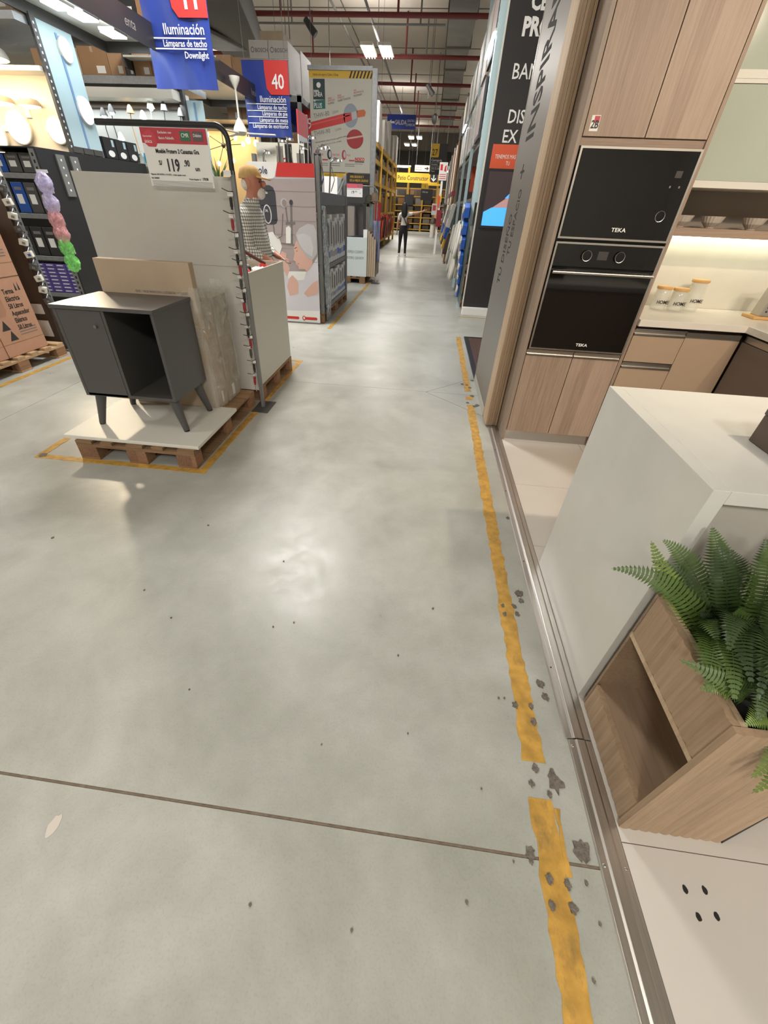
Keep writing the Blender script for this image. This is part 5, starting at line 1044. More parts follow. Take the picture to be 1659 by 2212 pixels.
carton('carton', 'small brown carton under the fan beside banner 40', -4.5, -4.2, 11.5, 12.0, 2.845, 3.2, M_kraft, None, True, 'F'); carton('carton', 'low brown carton right under the banner 40 edge', -4.19, -3.95, 11.5, 12.0, 2.845, 3.1, M_kraft3, None, True, 'F')
t = thing('rack_shelf', 'grey beam shelf carrying brown cartons over the cream bay', 'shelf', (-4.3, 11.8, 2.8)); box('deck', M_galv, t, -6.0, -3.85, 11.35, 12.4, 2.832, 2.844); box('deck', M_galv, t, -6.0, -3.85, 11.35, 12.4, 3.21, 3.249); box('post', M_galv, t, -3.9, -3.85, 11.35, 11.4, 2.844, 3.21); box('post', M_galv, t, -3.9, -3.85, 12.35, 12.4, 0, 3.21)
t = thing('logo_panel', 'cream panel with a red spiral sketch behind the shower columns', 'panel', (-2.9, 9.6, 1.0)); box('board', M_cream, t, -3.3, -2.4, 9.6, 9.62, 0.0, 2.35)
MB().tube([(-2.78+0.09*(1-q/30)*math.cos(q*0.42), 9.595, 2.05+0.11*(1-q/30)*math.sin(q*0.42)) for q in range(30)], 0.008, 4).build('red_spiral', M_red, t)
t = thing('end_sign', 'red and white end-of-aisle sign above the shower columns', 'sign', (-2.5, 9.9, 2.1)); box('red_head', M_red, t, -2.55, -2.53, 9.7, 10.4, 2.48, 2.80); box('white_body', M_paper, t, -2.55, -2.53, 9.7, 10.4, 2.05, 2.48); box('post', M_galv, t, -2.56, -2.53, 10.4, 10.44, 0, 2.82)
for k in range(4): box('print', M_ink, t, -2.5295, -2.529, 9.78+0.14*k, 9.86+0.14*k, 2.1, 2.4)

# ================================================================== BILLBOARD AND SECOND DISPLAY
t = thing('cable_billboard', 'tall white cable billboard with a red wire hanging over the aisle', 'billboard', (-2.35, 13.05, 1.93)); Y = 13.0
box('board', M_cream, t, -3.08, -1.645, Y, Y+0.06, 2.15, 3.74); box('side_frame', M_galv, t, -1.64, -1.53, Y-0.02, Y+0.12, 0.0, 3.9); box('top_rail', M_galv, t, -3.1, -1.64, Y-0.03, Y+0.05, 3.86, 3.93)
F('yellow_head', M_yels, [(-3.08, 3.742), (-1.65, 3.742), (-1.65, 3.857), (-3.08, 3.857)])
for k in range(7):
    a = -2.17+k*0.078; F('hazard_stripe', M_ink, [(a, 3.744), (a+0.035, 3.744), (a+0.085, 3.855), (a+0.05, 3.855)], 2)
txt(t, 'Solicita más seguros Cables y Cintas', (-2.99, Y-0.0022, 3.775), 0.055, M_ink, sx=0.72)
F('logo_block', mat('print_teal_dark', (48, 66, 68), 0.6), [(-3.0, 3.40), (-2.722, 3.40), (-2.722, 3.728), (-2.99, 3.727)]); F('logo_block', mat('print_teal', (46, 108, 102), 0.6), [(-3.0, 3.24), (-2.722, 3.255), (-2.722, 3.40), (-3.0, 3.38)]); F('leaf_mark', M_signw, ell(-2.865, 3.63, 0.05, 0.045, 10), 2)
for s, z, h in (('nueva', 3.52, 0.07), ('LINEA', 3.45, 0.10), ('+', 3.345, 0.09), ('PLUS', 3.265, 0.115)): txt(t, s, (-2.985, Y-0.0035, z), h, M_signw, sx=0.75, bold=0.0015)
F('red_cable', M_red, [(-3.08, 3.025), (-2.323, 3.177), (-2.121, 3.203), (-2.099, 3.074), (-2.281, 3.025), (-3.08, 2.872)]); F('cable_shine', mat('print_red_light', (220, 96, 92), 0.6), [(-3.08, 2.99), (-2.15, 3.165), (-2.15, 3.15), (-3.08, 2.965)], 2)
F('bubble', mat('print_bubble', (150, 160, 172), 0.6), ell(-2.13, 3.15, 0.17, 0.20)); F('bubble_core', M_red, [(-2.27, 3.175), (-2.12, 3.203), (-2.099, 3.074), (-2.26, 3.03)], 2)
F('collar', M_towel, [(-2.114, 3.201), (-1.979, 3.239), (-1.977, 3.115), (-2.092, 3.075)], 3); F('copper_core', mat('print_copper', (206, 112, 72), 0.6), [(-1.993, 3.238), (-1.822, 3.259), (-1.778, 3.217), (-1.798, 3.147), (-1.977, 3.121)], 3)
txt(t, 'THW-80', (-3.0, Y-0.002, 3.085), 0.115, M_inkg, ang=9.5, sx=0.9); txt(t, 'LSOH', (-2.56, Y-0.002, 3.175), 0.06, M_inkg, ang=9.5); txt(t, 'THW-90', (-3.01, Y-0.002, 2.785), 0.115, M_inkg, ang=9.5, sx=0.95); txt(t, 'LSOH', (-2.50, Y-0.002, 2.885), 0.06, M_inkg, ang=9.5)
for s, a, z, m in (('BAJA', -2.65, 3.405, M_crim), ('EMISION', -2.65, 3.365, M_crim), ('HUMOS', -2.65, 3.32, M_ink), ('BAJA', -2.43, 3.455, M_crim), ('EMISION', -2.43, 3.415, M_crim), ('GASES TOXICOS', -2.43, 3.372, M_ink), ('NO', -2.06, 3.54, M_crim), ('PROPAGA EL', -2.06, 3.50, M_crim), ('INCENDIO', -2.06, 3.455, M_ink)): txt(t, s, (a, Y-0.002, z), 0.045, m, ang=9.5, sx=0.9)
for s, a, z in (('MAS SEGURIDAD', -2.98, 2.66), ('NUEVA TECNOLOGIA', -2.72, 2.70), ('NUEVO EMPAQUE', -2.42, 2.76)): txt(t, s, (a, Y-0.002, z), 0.032, M_ink, ang=9.5)
txt(t, 'Disponible en 4, 6, 10, 8 y 14 AWG', (-2.85, Y-0.002, 2.62), 0.035, M_ink, ang=9.5)
F('cable_coil', mat('print_coil', (168, 58, 60), 0.6), ell(-2.024, 2.755, 0.20, 0.17)); F('coil_band', M_pskin, [(-2.22, 2.745), (-1.83, 2.80), (-1.83, 2.83), (-2.22, 2.775)], 2)
for k, xx in enumerate((-2.95, -2.65, -2.29)):
    F('tape_roll', M_ink if k == 1 else M_crim, ell(xx, 2.47, 0.055, 0.09)); F('tape_face', M_towel, ell(xx+0.015, 2.475, 0.03, 0.06), 2); txt(t, ['NAE', 'NEXTAPE', 'NGA'][k], (xx+0.07, Y-0.002, 2.45), 0.055, M_red, sx=0.75); F('tape_tag', M_crim, [(xx+0.12, 2.36), (xx+0.26, 2.36), (xx+0.26, 2.385), (xx+0.12, 2.385)])
    for q in range(2): F('fine_text', M_inkg, [(xx+0.02, 2.30-0.035*q), (xx+0.26, 2.30-0.035*q), (xx+0.26, 2.312-0.035*q), (xx+0.02, 2.312-0.035*q)])
txt(t, 'INDECO', (-2.022, Y-0.002, 2.37), 0.085, M_red, sx=0.72, bold=0.004); F('logo_rule', M_ink, [(-2.02, 2.345), (-1.795, 2.345), (-1.795, 2.362), (-2.02, 2.362)]); txt(t, 'Empresa Nexans', (-2.02, Y-0.002, 2.31), 0.028, M_ink)
t = thing('banner_strip', 'black and yellow banner strip below the cable billboard', 'banner', (-2.3, 13, 1.94)); box('strip', M_blackp, t, -3.0, -1.645, Y, Y+0.04, 1.945, 2.135); F('yellow_wedge', M_yels, [(-3.0, 2.0), (-2.36, 2.0), (-2.22, 2.134), (-3.0, 2.134)])
txt(t, '100% SEGUROS Y', (-2.15, Y-0.002, 2.055), 0.062, M_yels, sx=0.75, bold=0.0015); txt(t, 'DE LA MEJOR CALIDAD', (-2.15, Y-0.002, 1.985), 0.062, M_yels, sx=0.72, bold=0.0015); txt(t, 'RAZA DE GUS', (-2.78, Y-0.002, 2.075), 0.05, M_ink, sx=0.9)
box('shelf_back', M_dkgrey, t, -3.0, -1.65, Y+0.05, Y+0.07, 0, 1.94)
# mirrors and white cartons display
pallet('wooden pallet under the white mirror cartons', -2.35, 11.35, 0.85, 1.1, m2=M_pal)
Y = 11.38
t = thing('mirror_carton', 'white carton with cut-out front holding mirrors, film wrapped', 'carton', (-1.75, 11.8, 0.144)); box('body', mat('white_carton', (206, 214, 214), 0.4), t, -2.2, -1.47, Y, 12.3, 0.1435, 0.93, 0.004); box('tall_side', M_signw, t, -1.56, -1.47, Y-0.002, 12.3, 0.93, 1.08); txt(t, 'ESPEJO CUERPO', (-1.93, Y-0.002, 0.62), 0.075, M_inkg, sx=0.7); txt(t, 'ENTERO 120X30CM', (-1.95, Y-0.002, 0.50), 0.075, M_inkg, sx=0.62)
t = thing('mirror', 'chamfered mirror standing in the white carton', 'mirror', (-1.76, 11.42, 0.93)); fr = [(-1.96, 0.93), (-1.56, 0.93), (-1.56, 1.50), (-1.61, 1.555), (-1.91, 1.555), (-1.96, 1.50)]
MB().prism(fr, 'Y', 11.42, 11.44).build('frame', M_ink, t); MB().prism([(a*0.95-0.088, (b-1.24)*0.95+1.24) for a, b in fr], 'Y', 11.415, 11.42).build('glass', mat('mirror_glass', (190, 186, 190), 0.03, 1.0), t)
for k in range(3):
    t = thing('mirror', f'edge-on mirror behind the chamfered one, {ORD[k]} from it', 'mirror', (-1.5+0.05*k, 11.9, 0.93), 'mirrors seen edge-on'); MB().prism([(11.5+0.05*k, 0.96 if k else 1.085), (12.2, 0.96 if k else 1.085), (12.2, 1.5), (12.1, 1.55), (11.6+0.05*k, 1.55), (11.5+0.05*k, 1.5)], 'X', -1.515+0.02*k, -1.50+0.02*k).build('frame', M_alu, t); MB().prism([(11.55+0.05*k, 1.1), (12.15, 1.1), (12.15, 1.5), (11.55+0.05*k, 1.5)], 'X', -1.50+0.02*k, -1.499+0.02*k).build('glass', M_iceblue, t)
for k in range(4): carton('carton', f'slim wrapped carton beside the mirror display, {ORD[k]} from the mirrors', -1.465+0.05*k, -1.42+0.05*k, 11.45, 12.3, 0.1435, [1.05, 1.0, 0.95, 0.9][k], M_kraft2, 'slim cartons by the mirrors', False)
t = thing('price_sign', 'small pink-headed price sign reading 19.90 over the mirrors', 'price sign', (-1.75, 11.3, 1.66)); Y = 11.3
box('board', M_signw, t, -1.96, -1.585, Y, Y+0.005, 1.66, 1.885); F('pink_head', mat('price_pink', (214, 92, 112), 0.5), [(-1.96, 1.81), (-1.585, 1.81), (-1.585, 1.885), (-1.96, 1.885)]); txt(t, '19', (-1.84, Y-0.002, 1.715), 0.075, M_ink, bold=0.001); txt(t, '.90', (-1.755, Y-0.002, 1.74), 0.04, M_ink); txt(t, 'un', (-1.65, Y-0.002, 1.72), 0.03, M_ink)
for a in (-1.70, -1.64): F('card_logo', M_inkg, [(a, 1.835), (a+0.04, 1.835), (a+0.04, 1.865), (a, 1.865)], 2)
box('small_text', M_inkg, t, -1.93, -1.64, Y-0.001, Y, 1.79, 1.797); box('stand', M_galv, t, -1.97, -1.955, Y+0.006, Y+0.02, 0.0, 1.88); box('stand_foot', M_galv, t, -2.05, -1.9, Y-0.1, Y+0.02, 0.0005, 0.01)
t = thing('hook_stand', 'chrome bent tube stand with hats hanging beside the mirrors', 'stand', (-1.35, 11.5, 0)); MB().tube([(-1.62, 11.5, 1.86), (-1.36, 11.5, 1.86), (-1.29, 11.5, 1.80), (-1.275, 11.5, 1.7), (-1.245, 11.5, 0.01)], 0.012, 8).build('tube', M_chrome, t, smooth=True); box('foot', M_dkgrey, t, -1.35, -1.15, 11.4, 11.6, 0.0005, 0.01)
for i, (x, z, m) in enumerate(((-1.47, 1.62, mat('olive_hat', (58, 60, 50), 0.8)), (-1.34, 1.66, mat('tan_hat', (120, 100, 80), 0.8)))):
    t = thing('hat', ['dark olive hat hanging on the chrome stand', 'brown hat hanging on the chrome stand'][i], 'hat', (x, 11.55, z-0.1)); MB().lathe([(0.12, -0.07), (0.13, -0.06), (0.085, -0.04), (0.08, 0.05), (0.05, 0.09), (0, 0.10)], (x, 11.55, z), 16).build('crown_and_brim', m, t, smooth=True); MB().tube([(x, 11.55, z+0.09), (x, 11.5, 1.85)], 0.004, 5).build('cord', M_ink, t)
t = thing('apron_set', 'greyish fabric garment hanging on the chrome stand', 'garment', (-1.28, 11.6, 0.45)); mb = MB(); vs = []
for j in range(9):
    for i in range(9): vs.append((-1.36+0.02*i, 11.62+0.03*math.sin(i*1.7+j*0.4), 0.45+0.1*j))
mb.add(vs, [(j*9+i, j*9+i+1, (j+1)*9+i+1, (j+1)*9+i) for j in range(8) for i in range(8)]); o = mb.build('cloth', mat('lilac_grey_cloth', (146, 148, 178), 0.8), t, smooth=True); sm = o.modifiers.new('t', 'SOLIDIFY'); sm.thickness = 0.01
MB().tube([(-1.28, 11.62, 1.25), (-1.28, 11.52, 1.4)], 0.004, 5).build('hanger', M_galv, t)
t = thing('red_plinth', 'red box on the floor at the aisle edge', 'box', (-1.75, 14.6, 0)); box('body', M_red, t, -2.25, -1.62, 14.2, 15.0, 0.0, 0.66, 0.005); box('label', M_signw, t, -1.62, -1.619, 14.5, 14.65, 0.2, 0.45)
t = thing('hook_board', 'white accessory board with hooks above the red box', 'board', (-1.75, 14.2, 0.66)); box('board', M_cream, t, -2.1, -1.64, 14.25, 14.29, 0.661, 1.95); box('green_print', mat('lime_print', (168, 180, 96), 0.6), t, -1.78, -1.66, 14.248, 14.25, 0.95, 1.15); box('magenta_print', mat('magenta_print', (176, 70, 140), 0.6), t, -1.9, -1.84, 14.248, 14.25, 0.85, 1.4)
for z in (1.8, 1.62, 1.42): MB().tube([(-1.72, 14.25, z), (-1.72, 14.17, z)], 0.02, 8).build('hook', M_chrome, t)
t = thing('red_pennant', 'hanging red promotional pennant in front of the yellow racks', 'pennant', (-1.8, 17, 1.0)); box('cloth', M_red, t, -1.98, -1.76, 17, 17.01, 1.0, 1.62); box('print', M_pskin, t, -1.9, -1.85, 16.998, 17, 1.2, 1.5); MB().tube([(-1.87, 17.005, 1.62), (-1.87, 17.005, 6.49)], 0.004, 5).build('cord', M_galv, t)

# ================================================================== YELLOW RACKS
t = thing('yellow_rack', 'long yellow pallet rack along the left of the far aisle', 'rack', (-2.8, 24, 0))
ys = [18.9, 21.6, 24.3, 27.0, 29.7]
for y in ys:
    for x in (-2.35, -3.3): box('upright', M_yelr, t, x, x+0.1, y, y+0.1, 0, 3.4)
for z in (0.25, 1.2, 2.15, 2.78, 3.24):
    box('beam', M_yelr, t, -2.34, -2.28, ys[0], ys[-1], z, z+0.12); box('deck', M_galv, t, -3.3, -2.34, ys[0], ys[-1], z+0.02, z+0.06)
cnt = 0
for bi in range(4):
    for li, (z, h) in enumerate(((0.315, 0.75), (1.265, 0.7), (2.215, 0.45), (2.845, 0.34))):
        for k in range(4):
            y0 = ys[bi]+0.15+k*0.63
            m = [M_kraft, M_kraft2, M_kraft3, M_tbox2, M_brown][(bi*7+li*3+k*5) % 5]
            o = box('stock_carton', m, None, -3.0, -2.37, y0, y0+0.56, z, z+h*(0.7+0.3*((k*5+li) % 3)/2), 0.004)
            tag(o, f'stock carton on the yellow rack, {["lowest", "second", "third", "top"][li]} shelf, bay {["one", "two", "three", "four"][bi]}, {ORD[k]} in its bay', 'carton', 'cartons in the yellow rack')
for k in range(10):
    y0 = 19.0+k*1.07
    mb = MB().box(-3.2, -2.36+0.1*(k % 2), y0, y0+0.9, 3.365, 3.365+0.75+0.35*((k*3) % 4)/3)
    tag(mb.build('wrapped_stack', M_wbox, None, 0.03), f'shrink wrapped stack on top of the yellow rack, {ORD[k]} from the camera', 'wrapped goods', 'wrapped goods on the yellow rack')
for k in range(8):
    y0 = 18.7+k*1.2
    t = thing('tool_display', f'mixed tools hanging low on the rack front, {ORD[k]} from the camera', 'tools', (-2.2, y0, 0.3), 'tools hung on the yellow rack')
    for q in range(4): MB().tube([(-2.25, y0+0.2*q, 0.35+0.1*(q % 2)), (-2.2, y0+0.1+0.2*q, 1.05+0.1*((q+k) % 3))], 0.03, 6).build('tool_handle', [M_black, M_red, M_alu, M_orange][(k+q) % 4], t)
    MB().tube([(-2.26, y0-0.05, 1.2), (-2.26, y0+0.85, 1.2)], 0.015, 6).build('hang_bar', M_galv, t)
t = thing('far_rack', 'ochre storage rack closing the end of the aisle', 'rack', (-1.5, 42, 0))
for x in (-3.9, -2.3, 0.05, 1.4): box('upright', M_yelr, t, x, x+0.16, 42, 42.2, 0, 4.1)
for z in (0.1, 0.5, 0.9, 1.3, 1.7, 2.25, 2.75): box('beam', M_yelr, t, -3.9, 1.5, 42.02, 42.15, z, z+0.07)
box('back', mat('far_rack_shadow', (74, 64, 54), 0.9), t, -4.2, 1.6, 43.2, 43.25, 0, 2.85); box('mid_upright', M_yelr, t, -1.05, -0.93, 42.0, 42.15, 0, 2.8)  # dark back sheet stands for the shade deep inside the rack
for r, z in enumerate((0.18, 0.58, 0.98, 1.38, 1.78, 2.33)):
    for k in range(7):
        x = -3.7+k*0.72; h = [0.25, 0.28, 0.22, 0.27, 0.4, 0.36][r]
        o = box('stored_goods', [M_dkgrey, M_kraft3, M_brown, M_tbox2][(r*3+k*5) % 4], None, x, x+0.55, 42.3, 43.0, z, z+h); tag(o, f'goods on the far ochre rack, shelf {["one", "two", "three", "four", "five", "six"][r]} from the floor, {ORD[k]} from the left', 'carton', 'goods on the far rack')
t = thing('tv_screen', 'small dark monitor hung in front of the far rack', 'monitor', (-2.0, 41, 1.9)); box('screen', M_heater, t, -2.35, -1.7, 41, 41.06, 1.72, 2.35); box('bezel', M_black, t, -2.38, -1.67, 41.06, 41.1, 1.69, 2.38); MB().tube([(-2.02, 41.08, 2.38), (-2.02, 41.08, 6.49)], 0.02, 6).build('pole', M_black, t)
def hang(t, xs, y, z):
    for x in xs: MB().tube([(x, y, z), (x, y, 6.49)], 0.008, 5).build('cord', M_galv, t)
t = thing('patio_sign', 'long yellow hanging sign reading Patio Constructor', 'sign', (-1.3, 33, 2.7)); Y = 33.0
box('board', M_yels, t, -2.62, 0.04, Y, Y+0.05, 2.78, 3.25); box('lower_strip', M_yels, t, -0.5, 0.25, Y, Y+0.05, 2.68, 2.78); F('arrow_block', M_blackp, [(-0.42, 2.90), (-0.34, 2.84), (0.0, 2.84), (0.04, 2.90), (0.04, 3.25), (-0.42, 3.25)])
txt(t, 'Patio Constructor', (-2.44, Y-0.003, 2.91), 0.30, M_ink, sx=0.86, bold=0.003); F('arrow_stem', M_signw, [(-0.22, 2.92), (-0.17, 2.92), (-0.17, 3.19), (-0.22, 3.19)], 2); F('arrow_head', M_signw, [(-0.35, 3.02), (-0.195, 2.87), (-0.04, 3.02), (-0.08, 3.05), (-0.195, 2.94), (-0.31, 3.05)], 2); hang(t, (-2.4, -0.2), Y+0.02, 3.25)
t = thing('number_sign', 'black hanging sign with a yellow number 27 panel', 'sign', (0, 28, 2.95)); Y = 28.0
box('board', M_blackp, t, -0.42, 0.40, Y, Y+0.04, 2.95, 4.14); F('number_patch', M_yels, [(-0.42, 3.62), (-0.06, 3.62), (-0.02, 3.66), (-0.02, 4.14), (-0.42, 4.14)]); txt(t, '27', (-0.37, Y-0.003, 3.70), 0.34, M_ink, sx=0.82, bold=0.003); txt(t, 'Cerrajería', (-0.37, Y-0.002, 3.47), 0.13, M_signw, bold=0.001)
for k, s in enumerate(('Candados', 'Cajas de seguridad', 'Topes')): box('rule', M_signw, t, -0.38, 0.3, Y-0.002, Y, 3.41-0.13*k, 3.418-0.13*k); txt(t, s, (-0.37, Y-0.002, 3.32-0.13*k), 0.085, M_signw)
hang(t, (-0.35, 0.33), Y+0.02, 4.14)
t = thing('arrow_sign', 'small white sign with a black arrow to the right', 'sign', (-0.9, 32, 3.16)); Y = 32.0
box('board', M_cream, t, -1.36, -0.47, Y, Y+0.03, 3.27, 3.56); F('arrow', M_ink, [(-0.78, 3.39), (-0.65, 3.39), (-0.65, 3.32), (-0.53, 3.415), (-0.65, 3.51), (-0.65, 3.44), (-0.78, 3.44)]); txt(t, 'SALIDA DE', (-1.3, Y-0.002, 3.43), 0.085, M_ink, sx=0.8); txt(t, 'EMERGENCIA', (-1.33, Y-0.002, 3.33), 0.085, M_ink, sx=0.75); hang(t, (-1.3, -0.5), Y+0.015, 3.56)
t = thing('exit_sign', 'blue hanging sign reading Salida Centro Comercial with an arrow', 'sign', (-2.15, 30, 4.8)); Y = 29.6
box('board', M_blue2, t, -2.90, -1.39, Y, Y+0.04, 4.80, 5.36); F('arrow', M_signw, [(-2.82, 5.06), (-2.68, 4.95), (-2.68, 5.02), (-2.5, 5.02), (-2.5, 5.10), (-2.68, 5.10), (-2.68, 5.17)]); txt(t, 'SALIDA', (-2.47, Y-0.003, 4.98), 0.25, M_signw, sx=0.72, bold=0.004); txt(t, 'CENTRO', (-1.86, Y-0.003, 5.08), 0.14, M_signw, sx=0.72); txt(t, 'COMERCIAL', (-1.92, Y-0.003, 4.93), 0.14, M_signw, sx=0.66); hang(t, (-2.8, -1.5), Y+0.02, 5.36)
t = thing('small_number_sign', 'small yellow number 1 sign over the far rack', 'sign', (-0.9, 40, 2.1)); Y = 40.0
box('yellow_top', M_yels, t, -1.1, -0.55, Y, Y+0.04, 2.72, 3.05); box('black_body', M_blackp, t, -1.1, -0.2, Y, Y+0.04, 2.05, 2.72); txt(t, '1', (-0.88, Y-0.003, 2.78), 0.26, M_ink, bold=0.003); txt(t, 'Ofertas', (-1.0, Y-0.003, 2.5), 0.14, M_signw); hang(t, (-1.0, -0.6), Y+0.02, 3.05)
# fire point
t = thing('fire_sign', 'white sign with a red extinguisher drawing on a white pole', 'sign', (0.3, 21, 0)); Y = 21.0
box('board', M_paper, t, 0.06, 0.37, Y, Y+0.02, 2.42, 2.96); box('pole', M_signw, t, 0.17, 0.25, Y+0.02, Y+0.1, 0.0, 2.5); F('extinguisher', M_red, [(0.10, 2.72), (0.19, 2.72), (0.19, 2.90), (0.10, 2.90)]); F('flame', M_red, [(0.25, 2.70), (0.34, 2.68), (0.32, 2.80), (0.34, 2.88), (0.27, 2.84)])
for k in range(3): F('text_bar', M_red, [(0.09, 2.47+0.06*k), (0.34, 2.47+0.06*k), (0.34, 2.49+0.06*k), (0.09, 2.49+0.06*k)])
box('red_cabinet', mat('fire_cabinet', (136, 36, 48), 0.45), t, 0.14, 0.34, Y-0.1, Y+0.2, 0.95, 1.5, 0.005); box('yellow_tag', M_yels, t, 0.22, 0.27, Y-0.01, Y, 1.75, 2.0); box('orange_tag', M_orange, t, 0.12, 0.2, Y-0.01, Y, 1.6, 1.95)
t = thing('waste_bin', 'white cylindrical bin with a dark dome lid at the far right', 'bin', (0.05, 34, 0)); MB().lathe([(0.16, 0.0), (0.17, 0.75), (0.0, 0.75)], (0.05, 34, 0), 16).build('body', M_white, t, smooth=True); MB().lathe([(0.24, 0.76), (0.24, 0.9), (0.14, 1.05), (0, 1.08)], (0.05, 34, 0), 16).build('lid', M_brown, t, smooth=True)
t = thing('notice_stand', 'small notice board on a wooden post by the far bin', 'sign', (0.1, 37, 0)); box('post', M_bamboo, t, 0.12, 0.36, 37.03, 37.2, 0, 2.7); box('board', M_tbox, t, -0.15, 0.22, 37, 37.03, 1.2, 1.85); box('print', M_crim, t, -0.08, 0.15, 36.995, 37, 1.45, 1.75)

# ================================================================== RIGHT SIDE SHELVES
t = thing('text_panel', 'tall black wall panel with white lettering and an orange strip', 'sign panel', (1.4, 8.5, 0)); Y = 8.42
box('board', M_blackp, t, 0.715, 2.4, Y, Y+0.05, 0.12, 4.6); box('white_skirting', M_signw, t, 0.70, 2.4, Y-0.12, Y+0.05, 0.0005, 0.118, 0.003); F('orange_strip', M_orange, [(0.785, 2.035), (2.0, 2.035), (2.0, 2.31), (0.79, 2.31)])
for s, x, z, h, b in (('CEL', 0.985, 3.60, 0.2, 0.008), ('PRO', 0.925, 3.38, 0.225, 0.010), ('BAÑ', 0.885, 2.98, 0.215, 0.001), ('DIS', 0.93, 2.49+0.05, 0.2, 0.002), ('EX', 0.905, 2.37+0.03, 0.0, 0)):
    if h: txt(t, s, (x, Y-0.003, z+ (0.0)), h, M_signw, sx=0.86, bold=b)
txt(t, 'EX', (0.90, Y-0.003, 2.33), 0.2, M_signw, sx=0.9, bold=0.002)
txt(t, 'TENEMOS MAS D', (0.845, Y-0.003, 2.15), 0.065, M_signw, sx=0.72); txt(t, 'TU', (1.02, Y-0.003, 2.075), 0.065, M_signw, sx=0.72)
t = thing('video_screen', 'video screen showing a blue sleeve on the black panel', 'screen', (1.3, 8.4, 1.3)); Y = 8.40
box('bezel', M_black, t, 0.77, 2.0, Y, Y+0.018, 1.29, 2.025); F('picture', M_screendk, [(0.80, 1.32), (1.97, 1.32), (1.97, 2.0), (0.80, 2.0)]); F('blue_shape', M_screenblue, [(0.80, 1.325), (1.9, 1.325), (1.9, 1.8), (1.6, 1.74), (1.2, 1.60), (0.92, 1.56), (0.80, 1.50)], 2); F('arm_shape', M_screensk, [(0.93, 1.56), (1.12, 1.68), (1.5, 1.78), (1.6, 1.70), (1.3, 1.57)], 3); F('blue_nail', M_screenblue, [(1.10, 1.68), (1.16, 1.74), (1.4, 1.78), (1.3, 1.69)], 4)
t = thing('steel_shelving', 'pale blue lit steel shelving along the right of the aisle', 'shelving', (1.2, 13, 0))
for y in (9.05, 11.6, 14.3, 17.0, 20.0):
    p = box('upright', M_iceblue if y < 16 else M_gpost, t, 0.64, 0.70, y, y+0.09, 0, 4.5 if y < 13 else 4.2)
    if y < 15:
        for k in range(40): box('slot', M_dkgrey, p, 0.6385, 0.64, y+0.03, y+0.055, 0.25+k*0.1, 0.285+k*0.1)
for z in (0.12, 0.9, 1.65, 2.45, 3.3): box('shelf', M_galv, t, 0.70, 1.4, 9.05, 20.1, z, z+0.05)
box('back', M_gpost, t, 1.4, 1.42, 8.6, 20.1, 0, 4.4); box('tube_lit_sheet', M_iceblue, t, 0.62, 1.4, 8.64, 8.67, 1.62, 4.4); box('white_edge', M_white, t, 0.695, 0.714, 8.44, 8.50, 0.12, 4.4)  # sheet's pale blue stands for the cool tube light on it
for i, (y, z) in enumerate(((9.5, 3.50), (15.3, 3.25))):
    t = thing('tube_light', ['near vertical-looking cool tube light on the right shelving', 'far cool tube light on the right shelving'][i], 'tube light', (0.6, y, z), 'cool tube lights on the shelving')
    box('housing', M_white, t, 0.61, 0.638, y-0.62, y+0.62, z+0.02, z+0.05); MB().tube([(0.60, y-0.6, z), (0.60, y+0.6, z)], 0.022, 8).build('tube', M_tubec, t, smooth=True)
    area('tube_glow', (0.56, y, z), 0.05, 1.2, 22, (0.75, 0.87, 1.0), (0, 75, 0)); area('tube_glow', (0.60, y-0.62, z-0.05), 0.05, 0.1, 4, (0.75, 0.87, 1.0), (0, 0, 0))
M_fr = [M_signw, mat('pink_panel', (196, 178, 174), 0.4), M_dkgrey, M_alu, M_white, mat('sage_panel', (170, 180, 170), 0.4)]
for i, (y, z, h, w_) in enumerate(((9.9, 2.52, 0.75, 0.9), (10.9, 2.52, 0.7, 0.6), (12.0, 2.52, 0.72, 0.9), (13.1, 2.52, 0.7, 0.9), (14.4, 2.52, 0.66, 0.9), (15.6, 2.52, 0.7, 1.0), (9.3, 3.37, 0.8, 0.9), (10.4, 3.37, 0.85, 0.9), (11.8, 3.37, 0.8, 1.0), (13.1, 3.37, 0.7, 1.0), (14.6, 3.37, 0.75, 1.0), (16.6, 3.37, 0.7, 1.2))):
    t = thing('framed_panel', f'framed bath panel on the {"upper" if z > 3 else "middle"} right shelf, {ORD[i % 6]} from the black panel', 'panel', (0.65, y+w_/2, z), 'framed panels on the right shelving')
    MB().box(0.64, 0.68, y, y+w_, z, z+h).build('frame', M_fr[(i*5+2) % 6], t, 0.004); MB().box(0.637, 0.64, y+0.06, y+w_-0.06, z+0.06, z+h-0.06).build('pane', M_fr[(i*3+1) % 6], t)
for i, (y, m, z, h) in enumerate(((9.9, M_orange, 1.95, 0.48), (9.9, M_signw, 2.48, 0.0), (12.2, M_orange, 1.9, 0.5))):
    if h: o = box('header_card', m, None, 0.86, 1.35, y+1.55, y+1.57, z, z+h); tag(o, ['orange header card behind the near blue upright', '', 'orange header card farther along the right shelving'][i], 'card')
